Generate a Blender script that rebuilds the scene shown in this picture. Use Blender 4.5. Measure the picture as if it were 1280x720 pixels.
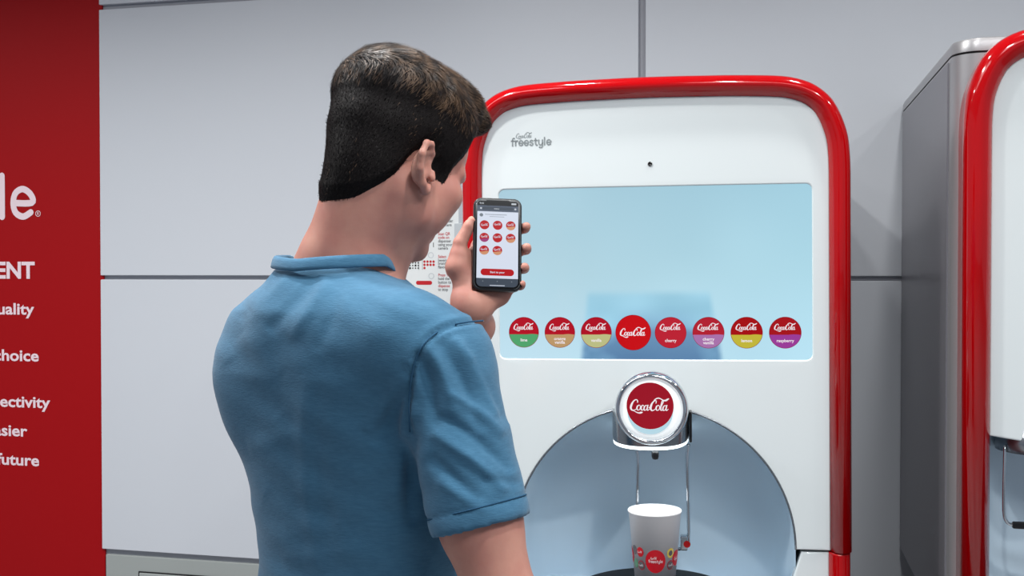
import bpy, bmesh, math, random
import numpy as np
from math import sin, cos, tan, radians, pi, sqrt
from mathutils import Vector, Matrix
random.seed(3); rng = np.random.default_rng(5)
SC = bpy.context.scene
COL = SC.collection
for o in list(bpy.data.objects): bpy.data.objects.remove(o)

# ------------------------------------------------------------------ camera
FPX = 1348.0
YAW = radians(13.15); PIT = radians(0.893)
CAM = np.array([0, 0, 1.5])
cd = bpy.data.cameras.new('camera'); cam = bpy.data.objects.new('camera', cd); COL.objects.link(cam)
cam.location = CAM; cam.rotation_euler = (pi/2 - PIT, 0, YAW)
cd.sensor_width = 36; cd.lens = FPX/1280*36; cd.clip_start = 0.05; cd.clip_end = 60
SC.camera = cam
SC.view_settings.view_transform = 'Standard'; SC.view_settings.look = 'None'
SC.view_settings.gamma = 1; SC.view_settings.exposure = 0.0; SC.view_settings.use_curve_mapping = False
# ------------------------------------------------------------------ world and lamps
w = bpy.data.worlds.new('world'); SC.world = w; w.use_nodes = True
nt = w.node_tree; bg = nt.nodes['Background']
bg.inputs[0].default_value = (0.74, 0.85, 1.0, 1); bg.inputs[1].default_value = 0.36
def area(name, loc, sx, sy, power, col=(1, 1, 1), rot=(0, 0, 0), shape='RECTANGLE', spread=180):
    l = bpy.data.lights.new(name, 'AREA'); l.shape = shape; l.size = sx; l.size_y = sy
    l.energy = power; l.color = col; l.spread = radians(spread)
    o = bpy.data.objects.new(name, l); COL.objects.link(o); o.location = loc; o.rotation_euler = rot
    return o
for (x, y, p) in [(-3.3, 1.5, 17), (-2.1, 1.5, 19), (-1.0, 1.45, 19), (0.15, .85, 12), (1.1, .9, 12), (.42, 1.95, 7), (1.6, 1.7, 9), (-.5, 1.9, 5)]:  # the last three are unseen fills, added to brighten the back wall
    area('downlight_and_fill', (x, y, 2.88), .11, .11, p, (1, .985, .96), shape='DISK', spread=150)
area('ceiling_fill_light', (0.6, 0.2, 2.9), 1.2, .6, 22, (.93, .97, 1), spread=140)  # unseen fill, added to throw light into the alcove and onto the cup
area('ceiling_fill_light', (-1.4, 1.0, 2.9), 1.6, .4, 14, (.93, .97, 1), spread=140)

# ------------------------------------------------------------------ helpers
def ray(px, py):
    F = np.array([-sin(YAW), cos(YAW), 0]); R = np.array([cos(YAW), sin(YAW), 0]); U = np.array([0, 0, 1.])
    F2 = F*cos(PIT) - U*sin(PIT); U2 = U*cos(PIT) + F*sin(PIT)
    return F2 + R*(px - 640)/FPX + U2*(360 - py)/FPX
def wl(px, py, Y):                       # point of the vertical plane Y seen at a pixel -> (x, z)
    d = ray(px, py); q = CAM + d*Y/d[1]; return q[0], q[2]
def V(px, py, d):                        # point in the view frame (right, away, up) relative to the camera
    b = (360 - py)/FPX
    return np.array([(px - 640)/FPX*d, d*(cos(PIT) + b*sin(PIT)), d*(b*cos(PIT) - sin(PIT))])
RV = np.array([[cos(YAW), -sin(YAW), 0], [sin(YAW), cos(YAW), 0], [0, 0, 1]])
def v2w(p): return np.asarray(p) @ RV.T + CAM

def lin(c):
    c = c/255.0
    return c/12.92 if c <= .04045 else ((c + .055)/1.055)**2.4
def rgb(r, g, b): return (lin(r), lin(g), lin(b), 1)
MATS = {}
def mat(name, col, rough=.5, metal=0, coat=0, emit=None, es=1, spec=.5, noise=None, bump=None, sss=0, trans=0, sheen=0):
    if name in MATS: return MATS[name]
    m = bpy.data.materials.new(name); m.use_nodes = True; n = m.node_tree; b = n.nodes['Principled BSDF']
    b.inputs['Base Color'].default_value = col; b.inputs['Roughness'].default_value = rough
    b.inputs['Metallic'].default_value = metal; b.inputs['Coat Weight'].default_value = coat
    b.inputs['Coat Roughness'].default_value = .03
    b.inputs['Specular IOR Level'].default_value = spec
    if trans: b.inputs['Transmission Weight'].default_value = trans
    if sheen: b.inputs['Sheen Weight'].default_value = sheen
    if sss:
        b.inputs['Subsurface Weight'].default_value = sss; b.inputs['Subsurface Radius'].default_value = (.012, .004, .002)
        b.inputs['Subsurface Scale'].default_value = 1
    if emit: b.inputs['Emission Color'].default_value = emit; b.inputs['Emission Strength'].default_value = es
    tc = n.nodes.new('ShaderNodeTexCoord')
    def nz(scale, stretch, detail):
        mp = n.nodes.new('ShaderNodeMapping'); mp.inputs['Scale'].default_value = stretch
        t = n.nodes.new('ShaderNodeTexNoise'); t.inputs['Scale'].default_value = scale; t.inputs['Detail'].default_value = detail
        n.links.new(tc.outputs['Object'], mp.inputs[0]); n.links.new(mp.outputs[0], t.inputs[0]); return t
    if noise:                            # (scale, stretch, colour b, detail)
        t = nz(noise[0], noise[1], noise[3] if len(noise) > 3 else 4)
        mx = n.nodes.new('ShaderNodeMix'); mx.data_type = 'RGBA'
        mx.inputs['A'].default_value = col; mx.inputs['B'].default_value = noise[2]
        r = n.nodes.new('ShaderNodeMapRange'); r.inputs[1].default_value = .35; r.inputs[2].default_value = .65
        n.links.new(t.outputs[0], r.inputs[0]); n.links.new(r.outputs[0], mx.inputs['Factor'])
        n.links.new(mx.outputs['Result'], b.inputs['Base Color'])
    if bump:                             # (scale, stretch, strength, distance)
        t = nz(bump[0], bump[1], 5); bp = n.nodes.new('ShaderNodeBump')
        bp.inputs['Strength'].default_value = bump[2]; bp.inputs['Distance'].default_value = bump[3]
        n.links.new(t.outputs[0], bp.inputs['Height']); n.links.new(bp.outputs[0], b.inputs['Normal'])
    MATS[name] = m; return m

def link(name, me, parent=None, mats=None):
    o = bpy.data.objects.new(name, me); COL.objects.link(o)
    if parent: o.parent = parent
    for m in (mats or []): me.materials.append(m)
    return o
def tag(o, label=None, cat=None, group=None, kind=None):
    if label: o['label'] = label
    if cat: o['category'] = cat
    if group: o['group'] = group
    if kind: o['kind'] = kind
    return o
def empty(name, loc=(0, 0, 0), rot=(0, 0, 0)):
    o = bpy.data.objects.new(name, None); COL.objects.link(o); o.location = loc; o.rotation_euler = rot; o.empty_display_size = .1
    return o
def bmobj(name, bm, m, parent=None, smooth=None):
    me = bpy.data.meshes.new(name); bm.normal_update(); bm.to_mesh(me); bm.free()
    o = link(name, me, parent, m if isinstance(m, list) else [m])
    if smooth is not None:
        me.shade_smooth(); me.set_sharp_from_angle(angle=radians(smooth))
        md = o.modifiers.new('weighted', 'WEIGHTED_NORMAL'); md.keep_sharp = True; md.weight = 100; md.mode = 'FACE_AREA'
    return o
def pymesh(name, vs, fs, m, parent=None, smooth=True, idx=None):
    vs = np.asarray(vs, dtype=np.float32); me = bpy.data.meshes.new(name)
    if isinstance(fs, np.ndarray):
        k = fs.shape[1]
        me.vertices.add(len(vs)); me.vertices.foreach_set('co', vs.ravel())
        me.loops.add(fs.size); me.loops.foreach_set('vertex_index', fs.ravel().astype(np.int32))
        me.polygons.add(len(fs)); me.polygons.foreach_set('loop_start', np.arange(0, fs.size, k, dtype=np.int32))
        me.update(calc_edges=True)
    else:
        me.from_pydata(vs.tolist(), [], fs); me.update()
    if smooth: me.shade_smooth()
    o = link(name, me, parent, m if isinstance(m, list) else [m])
    if idx is not None: me.polygons.foreach_set('material_index', np.asarray(idx, dtype=np.int32))
    return o
def box(bm, x0, x1, y0, y1, z0, z1, bev=0, seg=2):
    r = bmesh.ops.create_cube(bm, size=1)
    for v in r['verts']:
        v.co = Vector((x0 + (v.co.x + .5)*(x1 - x0), y0 + (v.co.y + .5)*(y1 - y0), z0 + (v.co.z + .5)*(z1 - z0)))
    if bev:
        es = {e for v in r['verts'] for e in v.link_edges}
        bmesh.ops.bevel(bm, geom=list(es), offset=bev, segments=seg, affect='EDGES', profile=.5)
def mk_box(name, dims, m, parent=None, bev=0, seg=2):
    bm = bmesh.new(); box(bm, *dims, bev=bev, seg=seg); return bmobj(name, bm, m, parent, 35)
def plate(outline, holes, th, bev, front=0.0, bend=None, cuts=0, res=2):
    """flat plate in XZ, front face at y=front, thickness th away from the viewer, real bevelled rims"""
    cu = bpy.data.curves.new('t', 'CURVE'); cu.dimensions = '2D'; cu.fill_mode = 'BOTH'
    cu.extrude = max(th/2 - bev, 1e-5); cu.bevel_depth = bev; cu.bevel_resolution = res; cu.offset = -bev
    for L in [outline] + holes:
        s = cu.splines.new('POLY'); s.points.add(len(L) - 1); s.use_cyclic_u = True
        for i, p in enumerate(L): s.points[i].co = (p[0], p[1], 0, 1)
    o = bpy.data.objects.new('t', cu); COL.objects.link(o)
    dg = bpy.context.evaluated_depsgraph_get(); me = bpy.data.meshes.new_from_object(o.evaluated_get(dg))
    bm = bmesh.new(); bm.from_mesh(me)
    bpy.data.objects.remove(o); bpy.data.curves.remove(cu); bpy.data.meshes.remove(me)
    for v in bm.verts: v.co = Vector((v.co.x, front + th/2 - v.co.z, v.co.y))
    bmesh.ops.remove_doubles(bm, verts=bm.verts, dist=1e-6)
    if bend:
        xs = [p[0] for p in outline]; a, b = min(xs), max(xs)
        for i in range(1, cuts):
            x = a + (b - a)*i/cuts
            bmesh.ops.bisect_plane(bm, geom=bm.verts[:] + bm.edges[:] + bm.faces[:], plane_co=(x, 0, 0), plane_no=(1, 0, 0))
        for v in bm.verts: v.co.y += bend(v.co.x)
    bmesh.ops.recalc_face_normals(bm, faces=bm.faces)
    return bm
def rrect(x0, x1, z0, z1, r, n=8):
    P = []
    for cx, cz, a0 in ((x1 - r, z1 - r, 0), (x0 + r, z1 - r, 90), (x0 + r, z0 + r, 180), (x1 - r, z0 + r, 270)):
        for i in range(n + 1):
            a = radians(a0 + 90*i/n); P.append((cx + r*cos(a), cz + r*sin(a)))
    return P
def circ(cx, cz, r, n=48): return [(cx + r*cos(2*pi*i/n), cz + r*sin(2*pi*i/n)) for i in range(n)]
def tube(pts, rad, n=10, caps=True, flat=1.0):
    """tube through points; rad number or list -> verts, faces"""
    P = [np.array(p, float) for p in pts]; N = len(P); vs = []; fs = []
    up = np.array([0.13, .27, 1.]); 
    prev = None
    for i, p in enumerate(P):
        t = P[min(i + 1, N - 1)] - P[max(i - 1, 0)]; t /= np.linalg.norm(t) + 1e-12
        a = np.cross(t, up if prev is None else np.cross(prev, t)); a /= np.linalg.norm(a) + 1e-12
        b = np.cross(a, t); prev = a if prev is None else prev
        if i: 
            a = pa - t*np.dot(pa, t); a /= np.linalg.norm(a); b = np.cross(a, t)
        pa = a
        r = rad[i] if hasattr(rad, '__len__') else rad
        for k in range(n):
            an = 2*pi*k/n; vs.append(p + r*(a*cos(an) + b*sin(an)*flat))
    for i in range(N - 1):
        for k in range(n):
            fs.append((i*n + k, i*n + (k + 1) % n, (i + 1)*n + (k + 1) % n, (i + 1)*n + k))
    if caps: fs.append(tuple(range(n))[::-1]); fs.append(tuple(range((N - 1)*n, N*n)))
    return vs, fs
def catmull(P, k=6, closed=False):
    P = [np.array(p, float) for p in P]; n = len(P); out = []
    rngi = range(n if closed else n - 1)
    for i in rngi:
        if closed: p0, p1, p2, p3 = P[(i - 1) % n], P[i], P[(i + 1) % n], P[(i + 2) % n]
        else: p0, p1, p2, p3 = P[max(i - 1, 0)], P[i], P[i + 1], P[min(i + 2, n - 1)]
        for j in range(k):
            t = j/k
            out.append(.5*((2*p1) + (-p0 + p2)*t + (2*p0 - 5*p1 + 4*p2 - p3)*t*t + (-p0 + 3*p1 - 3*p2 + p3)*t**3))
    if not closed: out.append(P[-1])
    return out
class Flat:                               # collects flat printed shapes in (u, v) -> mapped to 3D
    def __init__(s): s.v = []; s.f = []; s.m = []; s.q = 0
    def poly(s, pts, m=0, lift=0):
        b = len(s.v); s.v += [(p[0], p[1], lift) for p in pts]; s.f.append(tuple(range(b, b + len(pts)))); s.m.append(m)
    def stroke(s, pts, ws, m=0, closed=False, k=5, lift=0, sx=1, sy=1, ox=0, oy=0, shear=0, wk=1, cap=True):
        if not hasattr(ws, '__len__'): ws = [ws]*len(pts)
        Q = catmull([(p[0], p[1], q) for p, q in zip(pts, ws)], k, closed)
        L = [((q[0] + q[1]*shear)*sx + ox, q[1]*sy + oy) for q in Q]; W = [abs(q[2])*wk/2 for q in Q]
        n = len(L); b = len(s.v)
        for i in range(n):
            a = L[(i - 1) % n] if closed else L[max(i - 1, 0)]; c = L[(i + 1) % n] if closed else L[min(i + 1, n - 1)]
            tx, ty = c[0] - a[0], c[1] - a[1]; l = math.hypot(tx, ty) or 1; tx /= l; ty /= l
            lf_ = lift + s.q + i*2e-6
            s.v.append((L[i][0] - ty*W[i], L[i][1] + tx*W[i], lf_)); s.v.append((L[i][0] + ty*W[i], L[i][1] - tx*W[i], lf_))
        for i in range(n if closed else n - 1):
            j = (i + 1) % n; s.f.append((b + 2*i, b + 2*i + 1, b + 2*j + 1, b + 2*j)); s.m.append(m)
        if cap and not closed:
            for i in (0, n - 1): s.poly(circ(L[i][0], L[i][1], W[i], 12), m, lift + s.q + 1e-4 + i*1e-6)
        s.q = (s.q + 1.1e-4) if s.q < 9e-4 else 0
    def text(s, txt, size, x, y, m=0, bold=0, align='LEFT', lift=0, sx=1):
        cu = bpy.data.curves.new('t', 'FONT'); cu.body = txt; cu.size = size; cu.offset = bold*size; cu.align_x = align; cu.resolution_u = 3
        o = bpy.data.objects.new('t', cu); COL.objects.link(o)
        dg = bpy.context.evaluated_depsgraph_get(); me = bpy.data.meshes.new_from_object(o.evaluated_get(dg))
        b = len(s.v)
        s.v += [(v.co.x*sx + x, v.co.y + y, lift) for v in me.vertices]
        for p in me.polygons: s.f.append(tuple(b + i for i in p.vertices)); s.m.append(m)
        bpy.data.objects.remove(o); bpy.data.curves.remove(cu); bpy.data.meshes.remove(me)
    def build(s, name, mats, parent, fn):
        return pymesh(name, [fn(*v) for v in s.v], s.f, mats, parent, smooth=False, idx=s.m)

SCRIPT = [  # flowing script word mark, 108 units wide
 ([(19, 23), (18, 28), (13, 30), (7, 25), (3, 16), (2, 7), (6, 1), (13, 1), (20, 6)], [2.5, 2.4, 2.4, 3.4, 5, 5, 3.4, 2, 1], 0),
 ([(8, 0), (15, -3), (22, -6), (30, -7), (36, -5), (31, -4.5), (26, -6)], [1.4, 1.8, 2.6, 3.4, 1.5, 2.2, .8], 0),
 ([(24, 15), (20, 12), (19, 6), (22, 1), (27, 3), (28.5, 9), (26.5, 14)], [2, 3.4, 3.6, 2.2, 2, 2.4, 1.8], 1),
 ([(37, 13), (34, 15), (31, 11), (30.5, 5), (33.5, 1), (39, 4)], [2.2, 2, 3.2, 3.6, 2.4, 1.2], 0),
 ([(46, 14), (42, 14), (39, 9), (39, 3), (42, .5), (46, 4), (47.5, 11)], [1.8, 2.2, 3.4, 3.4, 2, 1.8, 2], 0),
 ([(48.5, 15), (47.5, 8), (47.5, 3), (50, 1), (54, 5)], [2.8, 3.2, 3.2, 2.4, 1], 0),
 ([(52, 8.5), (58, 9.5)], [2.2, 2.2], 0),
 ([(70, 21), (70, 27), (66, 28), (61, 23), (57.5, 15), (57, 6), (61, .5), (67, 2), (72, 8)], [2.2, 2.2, 2.4, 3.4, 5, 5, 3.4, 2, 1], 0),
 ([(62, 24), (66, 31), (74, 35), (82, 33), (89, 29), (97, 29), (104, 34), (98, 32), (92, 27)], [1, 2.4, 3, 2.4, 3.2, 4.2, 1.6, 1.6, .8], 0),
 ([(77, 15), (73, 12), (72, 6), (75, 1), (80, 3), (81.5, 9), (79.5, 14)], [2, 3.4, 3.6, 2.2, 2, 2.4, 1.8], 1),
 ([(84, 8), (88, 18), (90, 26), (88, 29), (86, 24), (84.5, 12), (85, 3), (88, 1), (91, 4)], [1.4, 1.8, 2, 2, 3, 3.4, 3.2, 2.2, 1.2], 0),
 ([(98, 14), (94, 14), (91, 9), (91, 3), (94, .5), (98, 4), (99.5, 11)], [1.8, 2.2, 3.4, 3.4, 2, 1.8, 2], 0),
 ([(100.5, 15), (99.5, 8), (99.5, 3), (102, 1), (106, 5)], [2.8, 3.2, 3.2, 2.4, 1], 0)]
def script_logo(F, cx, cz, width, m=0, lift=0, wk=1.1):
    s = width/108
    for pts, ws, cl in SCRIPT:
        F.stroke(pts, ws, m, bool(cl), 4, lift, s, s, cx - 56*s, cz - 13*s, .12, wk*s)
LET = {
 'f': (7.5, [[(7.3, 14.4), (5.8, 15), (4.2, 14.2), (3.5, 12), (3.5, 6), (3.5, 0)], [(1, 9.6), (7, 9.6)]]),
 'r': (6, [[(1, 10), (1, 5), (1, 0)], [(1, 5.5), (2.2, 8.7), (5.3, 9.8)]]),
 'e': (10, [[(1, 5), (8.7, 5), (8.2, 8), (5, 10), (1.9, 8.6), (.9, 5), (1.9, 1.5), (5, 0), (8.2, 1.5)]]),
 's': (8, [[(6.7, 8.7), (4, 10), (1.4, 8.8), (1.6, 6.3), (4.2, 5.2), (6.6, 3.8), (6.4, 1.2), (3.7, 0), (.9, 1.4)]]),
 't': (7.5, [[(3, 13), (3, 8), (3, 2.8), (4.4, .4), (6.5, .3)], [(.8, 9.6), (6.3, 9.6)]]),
 'y': (10, [[(1, 10), (1, 4), (2.6, .6), (5, .2), (7.2, 1.6), (8.4, 4)], [(8.4, 10), (8.4, 2), (8, -3), (5.6, -5), (2, -4.2)]]),
 'l': (4, [[(1.4, 15), (1.4, 7), (1.4, 0)]])}
def round_word(F, txt, x, z, xh, m=0, lift=0, w=2.0, right=False):
    s = xh/10
    if right: x = x - sum(LET[c][0] + 1.2 for c in txt)*s
    for c in txt:
        adv, sts = LET[c]
        for st in sts: F.stroke(st, w, m, False, 5, lift, s, s, x, z, 0, s)
        x += (adv + 1.2)*s

# ------------------------------------------------------------------ materials
M_panel = mat('wall_panel_white', rgb(205, 210, 217), .42, spec=.4)
M_groove = mat('groove_grey', rgb(158, 160, 168), .6)
M_lowpanel = mat('low_panel_grey', rgb(160, 166, 164), .45)
M_redwall = mat('red_wall_vinyl', rgb(160, 4, 12), .55, spec=.2)
M_letter = mat('letter_pale_pink', rgb(238, 218, 226), .5)
M_floor = mat('floor_grey', rgb(158, 158, 160), .35, noise=(6, (1, 1, 1), rgb(148, 148, 150)))
M_ceil = mat('ceiling_paint', rgb(190, 192, 195), .8)
M_red = mat('gloss_red', rgb(176, 0, 6), .10, coat=.5, spec=.3)
M_white = mat('gloss_white', rgb(220, 227, 228), .10, coat=.6)
M_silver = mat('silver_paint', rgb(172, 172, 174), .34, metal=.55)
M_side = mat('side_panel_metal', rgb(142, 140, 146), .34, metal=.6, bump=(60, (1, 1, .02), .03, .001))
M_alc = mat('alcove_grey', rgb(206, 226, 240), .4)
M_chrome = mat('chrome', rgb(215, 220, 224), .1, metal=1)
M_satin = mat('satin_metal', rgb(150, 156, 162), .24, metal=.9)
M_black = mat('black_plastic', rgb(14, 14, 16), .3)
M_dark = mat('dark_seam', rgb(20, 20, 22), .6)

# ------------------------------------------------------------------ room shell
floor = mk_box('floor', (-5, 5, -4, 3.1, -.1, 0), M_floor); tag(floor, kind='structure')
ceil = mk_box('ceiling', (-5, 5, -4, 3.1, 2.95, 3.05), M_ceil); tag(ceil, kind='structure')
WY = 2.94
wall = mk_box('wall_back', (-5, 5, WY + .012, WY + .16, 0, 2.95), M_groove); tag(wall, kind='structure')
zrows = [(2.315, 2.945), (1.487, 2.300), (.644, 1.4745)]
xcols = [(-1.985, -.334), (-.315, 1.336), (1.355, 3.0), (3.02, 4.98)]
for z0, z1 in zrows:
    for x0, x1 in xcols:
        mk_box('wall_panel', (x0, x1, WY - .002, WY + .014, z0, z1), M_panel, wall, bev=.0025)
for x0, x1 in xcols:
    mk_box('low_panel', (x0 + .012, x1, WY + .0, WY + .014, .12, .627), M_lowpanel, wall, bev=.002)
mk_box('skirting', (-1.97, 4.98, WY - .006, WY + .014, 0, .115), M_dark, wall, bev=.002)
x0, z0 = wl(175, 715.5, WY); 
mk_box('access_hatch', (x0, x0 + .42, WY - .006, WY + .002, z0 - .2, z0), M_lowpanel, wall, bev=.003)
mk_box('hatch_seal', (x0 - .004, x0 + .424, WY - .003, WY + .001, z0 - .204, z0 + .004), M_dark, wall, bev=.001)
redp = mk_box('red_panel', (-4.98, -1.979, WY + .006, WY + .014, .002, 2.945), M_redwall, wall)
F = Flat()
def wx(px, py): return wl(px, py, WY + .005)
a = wx(46, 272); b = wx(8, 272); t = wx(4, 219)
s = 1.0
xh = wx(30, 233)[1] - wx(30, 273)[1]
xr, zb = wx(47.5, 270.5)
round_word(F, 'freestyle', xr, zb, xh*.86, 0, 0, 2.35, True)
rx, rz = wx(47.5, 267)
F.stroke(circ(rx, rz, .0085, 16), .0018, 0, True, 2, 0, 1, 1); F.text('R', .014, rx - .0045, rz - .0045)
def wtext(txt, px, py, hpx, bold, sx=1.0):
    x, z = wx(px, py); h = wx(px, py - hpx)[1] - z
    F.text(txt, h/0.72, x, z, 0, bold, 'RIGHT', 0, sx)
wtext('ENT', 43, 347.5, 20.5, .035, 1.05)
wtext('quality', 42, 393, 14.3, .024, 1.25)
wtext('choice', 48.5, 451.5, 14.3, .024, 1.25)
wtext('connectivity', 62, 510, 14.3, .024, 1.25)
wtext('easier', 33.5, 545.5, 14.3, .024, 1.25)
wtext('future', 49, 582.5, 14.3, .024, 1.25)
F.build('lettering', [M_letter], wall, lambda u, v, l: (u, WY + .0052 - l, v))

# ------------------------------------------------------------------ instruction sign on the wall beside the machine
M_paper = mat('sign_paper', rgb(232, 236, 236), .5)
M_tred = mat('print_red', rgb(200, 24, 36), .5); M_tgrey = mat('print_grey', rgb(90, 92, 96), .5); M_tblk = mat('print_black', rgb(30, 30, 32), .5)
M_pale = mat('print_pale_grey', rgb(196, 202, 206), .5)
M_acr = mat('acrylic_edge', rgb(190, 196, 202), .15, spec=.6)
sg = empty('instruction_sign', (-1.04, WY - .004, 1.6))
tag(sg, 'white printed instruction sign with red and grey text on the wall behind the man\'s chin', 'sign')
SX0, SX1 = wl(470, 300, WY - .02)[0], wl(573, 300, WY - .02)[0]
ox, oz = 1.04, -1.6
mk_box('sheet', (SX0 + ox, SX1 + ox, -.012, .002, 1.15 + oz, 1.92 + oz), M_paper, sg, bev=.001)
xe = wl(582.5, 300, WY - .02)[0]
mk_box('frame', (SX1 + ox, xe + ox, -.016, .002, 1.13 + oz, 1.93 + oz), M_acr, sg, bev=.003)
xa, za = wl(567, 279, WY - .03); 
mk_box('clip', (xa + ox, wl(577, 279, WY - .03)[0] + ox, -.02, -.0125, za - .1 + oz, za + oz), M_pale, sg, bev=.002)
F = Flat()
def sp(px, py): x, z = wl(px, py, WY - .017); return x + ox, z + oz
def stext(txt, px, py, h, m=1):
    x, z = sp(px, py); z2 = sp(px, py - h)[1]; F.text(txt, (z2 - z)/.55, x, z, m, .01, 'LEFT', 0, .84)
L = [('your order', 547, 278, 1), ('from here', 547, 283, 1), ('Scan QR', 547.5, 294, 0), ('code on', 547.5, 298.5, 0), ('dispenser', 547.5, 303, 1), ('using your', 547.5, 307.5, 1), ('camera', 547.5, 312, 1),
     ('Select', 547.5, 322.5, 0), ('beverage', 547.5, 327, 1), ('brand &', 547.5, 331, 1), ('flavor', 547.5, 335.5, 1),
     ('Press \'n\'', 547.5, 345.5, 0), ('hold the', 547.5, 350, 1), ('button to', 547.5, 354.5, 1), ('dispense', 547.5, 359, 0), ('to stop', 547.5, 363.5, 1)]
for t, px, py, m in L: stext(t, px, py, 2.9, m)
for (px, py) in [(538.5, 319), (539, 345), (540, 275)]:
    x, z = sp(px, py); F.stroke(circ(x, z, .0075, 16), .0016, 2, True, 2)
stext('1', 540, 309, 4.6, 3)
for i in range(4):                       # small grid of menu dots
    for j in range(5):
        x, z = sp(512.5 + i*3.4, 322 + j*3.3); F.poly(circ(x, z, .0022 if (i*3 + j*2) % 4 else .0032, 8), 3)
for i in range(4):
    for j in range(2):
        x, z = sp(530.5 + i*3.8, 327 + j*4); F.poly(circ(x, z, .0036, 10), 0)
x, z = sp(530.5, 335); F.poly(circ(x, z, .0034, 10), 0)
for px in (511, 523.5, 528): F.stroke([sp(px, 320), sp(px, 337)], .0008, 1, False, 1)
x, z = sp(520, 351); x2, z2 = sp(540, 356)
F.poly(rrect(x, x2, z2, z, (z - z2)*.48), 0)
x, z = sp(532, 318.2); F.poly(rrect(x - .004, x + .004, z - .0015, z + .0015, .001), 3)
F.build('printing', [M_tred, M_tgrey, M_pale, M_tblk], sg, lambda u, v, l: (u, -.0125 - l*.3, v))

# ------------------------------------------------------------------ beverage dispensers
def half_outline(half):
    return [(0, 1.885), (.05, 1.8848), (.1, 1.884), (.15, 1.8832), (.2, 1.8815), (.24, 1.8795), (.272, 1.8755), (.304, 1.866), (.328, 1.852), (.348, 1.833), (.361, 1.812), (.371, 1.788), (.379, 1.76), (.3825, 1.73), (.384, 1.69), (.384, 1.6)]
def arch(off, zb, dz=0):
    """closed arch outline (counter-clockwise) inset by off, base at zb"""
    R = catmull([(p[0], p[1]) for p in half_outline(0)], 3)
    pts = [np.array([p[0], p[1]]) for p in R]
    out = []
    for i, p in enumerate(pts):
        a = pts[max(i - 1, 0)]; c = pts[min(i + 1, len(pts) - 1)]; t = c - a; t /= np.linalg.norm(t)
        n = np.array([t[1], -t[0]])      # inward for a right-hand half (going down)
        if n[0]*1.0 > 0 or (n[0] == 0 and n[1] > 0): n = -n
        if i == 0: n = np.array([0, -1.])
        if i == len(pts) - 1: n = np.array([-1., 0])
        q = p + n*off; out.append((q[0], q[1] + dz))
    right = out[1:] + [(out[-1][0], zb)]
    return right, out[0]
def arch_poly(off, zb, dz=0):
    r, top = arch(off, zb, dz)
    return [(-x, z) for x, z in r][::-1] + [top] + r
BEND = lambda x: .010*((x/.36)**2)
def trim_mesh(zb, dz, z_from=None, ys=0, tw=1.0):
    prof = [(0, .07), (0, .02), (-.0005, .004), (.002, -.008), (.008, -.0165), (.017, -.0215), (.025, -.0205), (.033, -.014), (.0385, -.005), (.041, .004), (.041, .03)]
    prof = [(p[0], p[1]) for p in catmull(prof, 3)]
    prof = [(p[0]*tw, p[1]) for p in prof]
    rings = [arch_poly(o, zb, dz) for o, y in prof]
    n = len(rings[0]); vs = []; fs = []
    for (o, y), r in zip(prof, rings):
        for x, z in r: vs.append((x, y + BEND(x) + ys, z))
    k = len(prof)
    for i in range(k - 1):
        for j in range(n - 1):
            fs.append((i*n + j, i*n + j + 1, (i + 1)*n + j + 1, (i + 1)*n + j))
    fs.append(tuple(i*n for i in range(k))); fs.append(tuple(i*n + n - 1 for i in range(k))[::-1])
    return vs, fs
def footprint(hw, y0, y1, r, n=8):
    P = []
    for cx, cy, a0, rr in ((hw - .01, y1 - .01, 0, .01), (-hw + .01, y1 - .01, 90, .01), (-hw + r, y0 + r, 180, r), (hw - r, y0 + r, 270, r)):
        for i in range(n + 1):
            a = radians(a0 + 90*i/n); P.append((cx + rr*cos(a), cy + rr*sin(a)))
    return P
def prism(P, z0, z1, bev=0):
    bm = bmesh.new(); n = len(P)
    lv = [(z0, 0)] + ([(z1 - bev, 0), (z1 - bev*.3, bev*.3), (z1, bev)] if bev else [(z1, 0)])
    cx = sum(p[0] for p in P)/n; cy = sum(p[1] for p in P)/n; rings = []
    for z, ins in lv:
        rings.append([bm.verts.new((x - math.copysign(min(ins, abs(x - cx)), x - cx), y - math.copysign(min(ins, abs(y - cy)), y - cy), z)) for x, y in P])
    for a, b in zip(rings, rings[1:]):
        for i in range(n): bm.faces.new((a[i], a[(i + 1) % n], b[(i + 1) % n], b[i]))
    bm.faces.new(rings[0][::-1]); bm.faces.new(rings[-1])
    return bm
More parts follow.
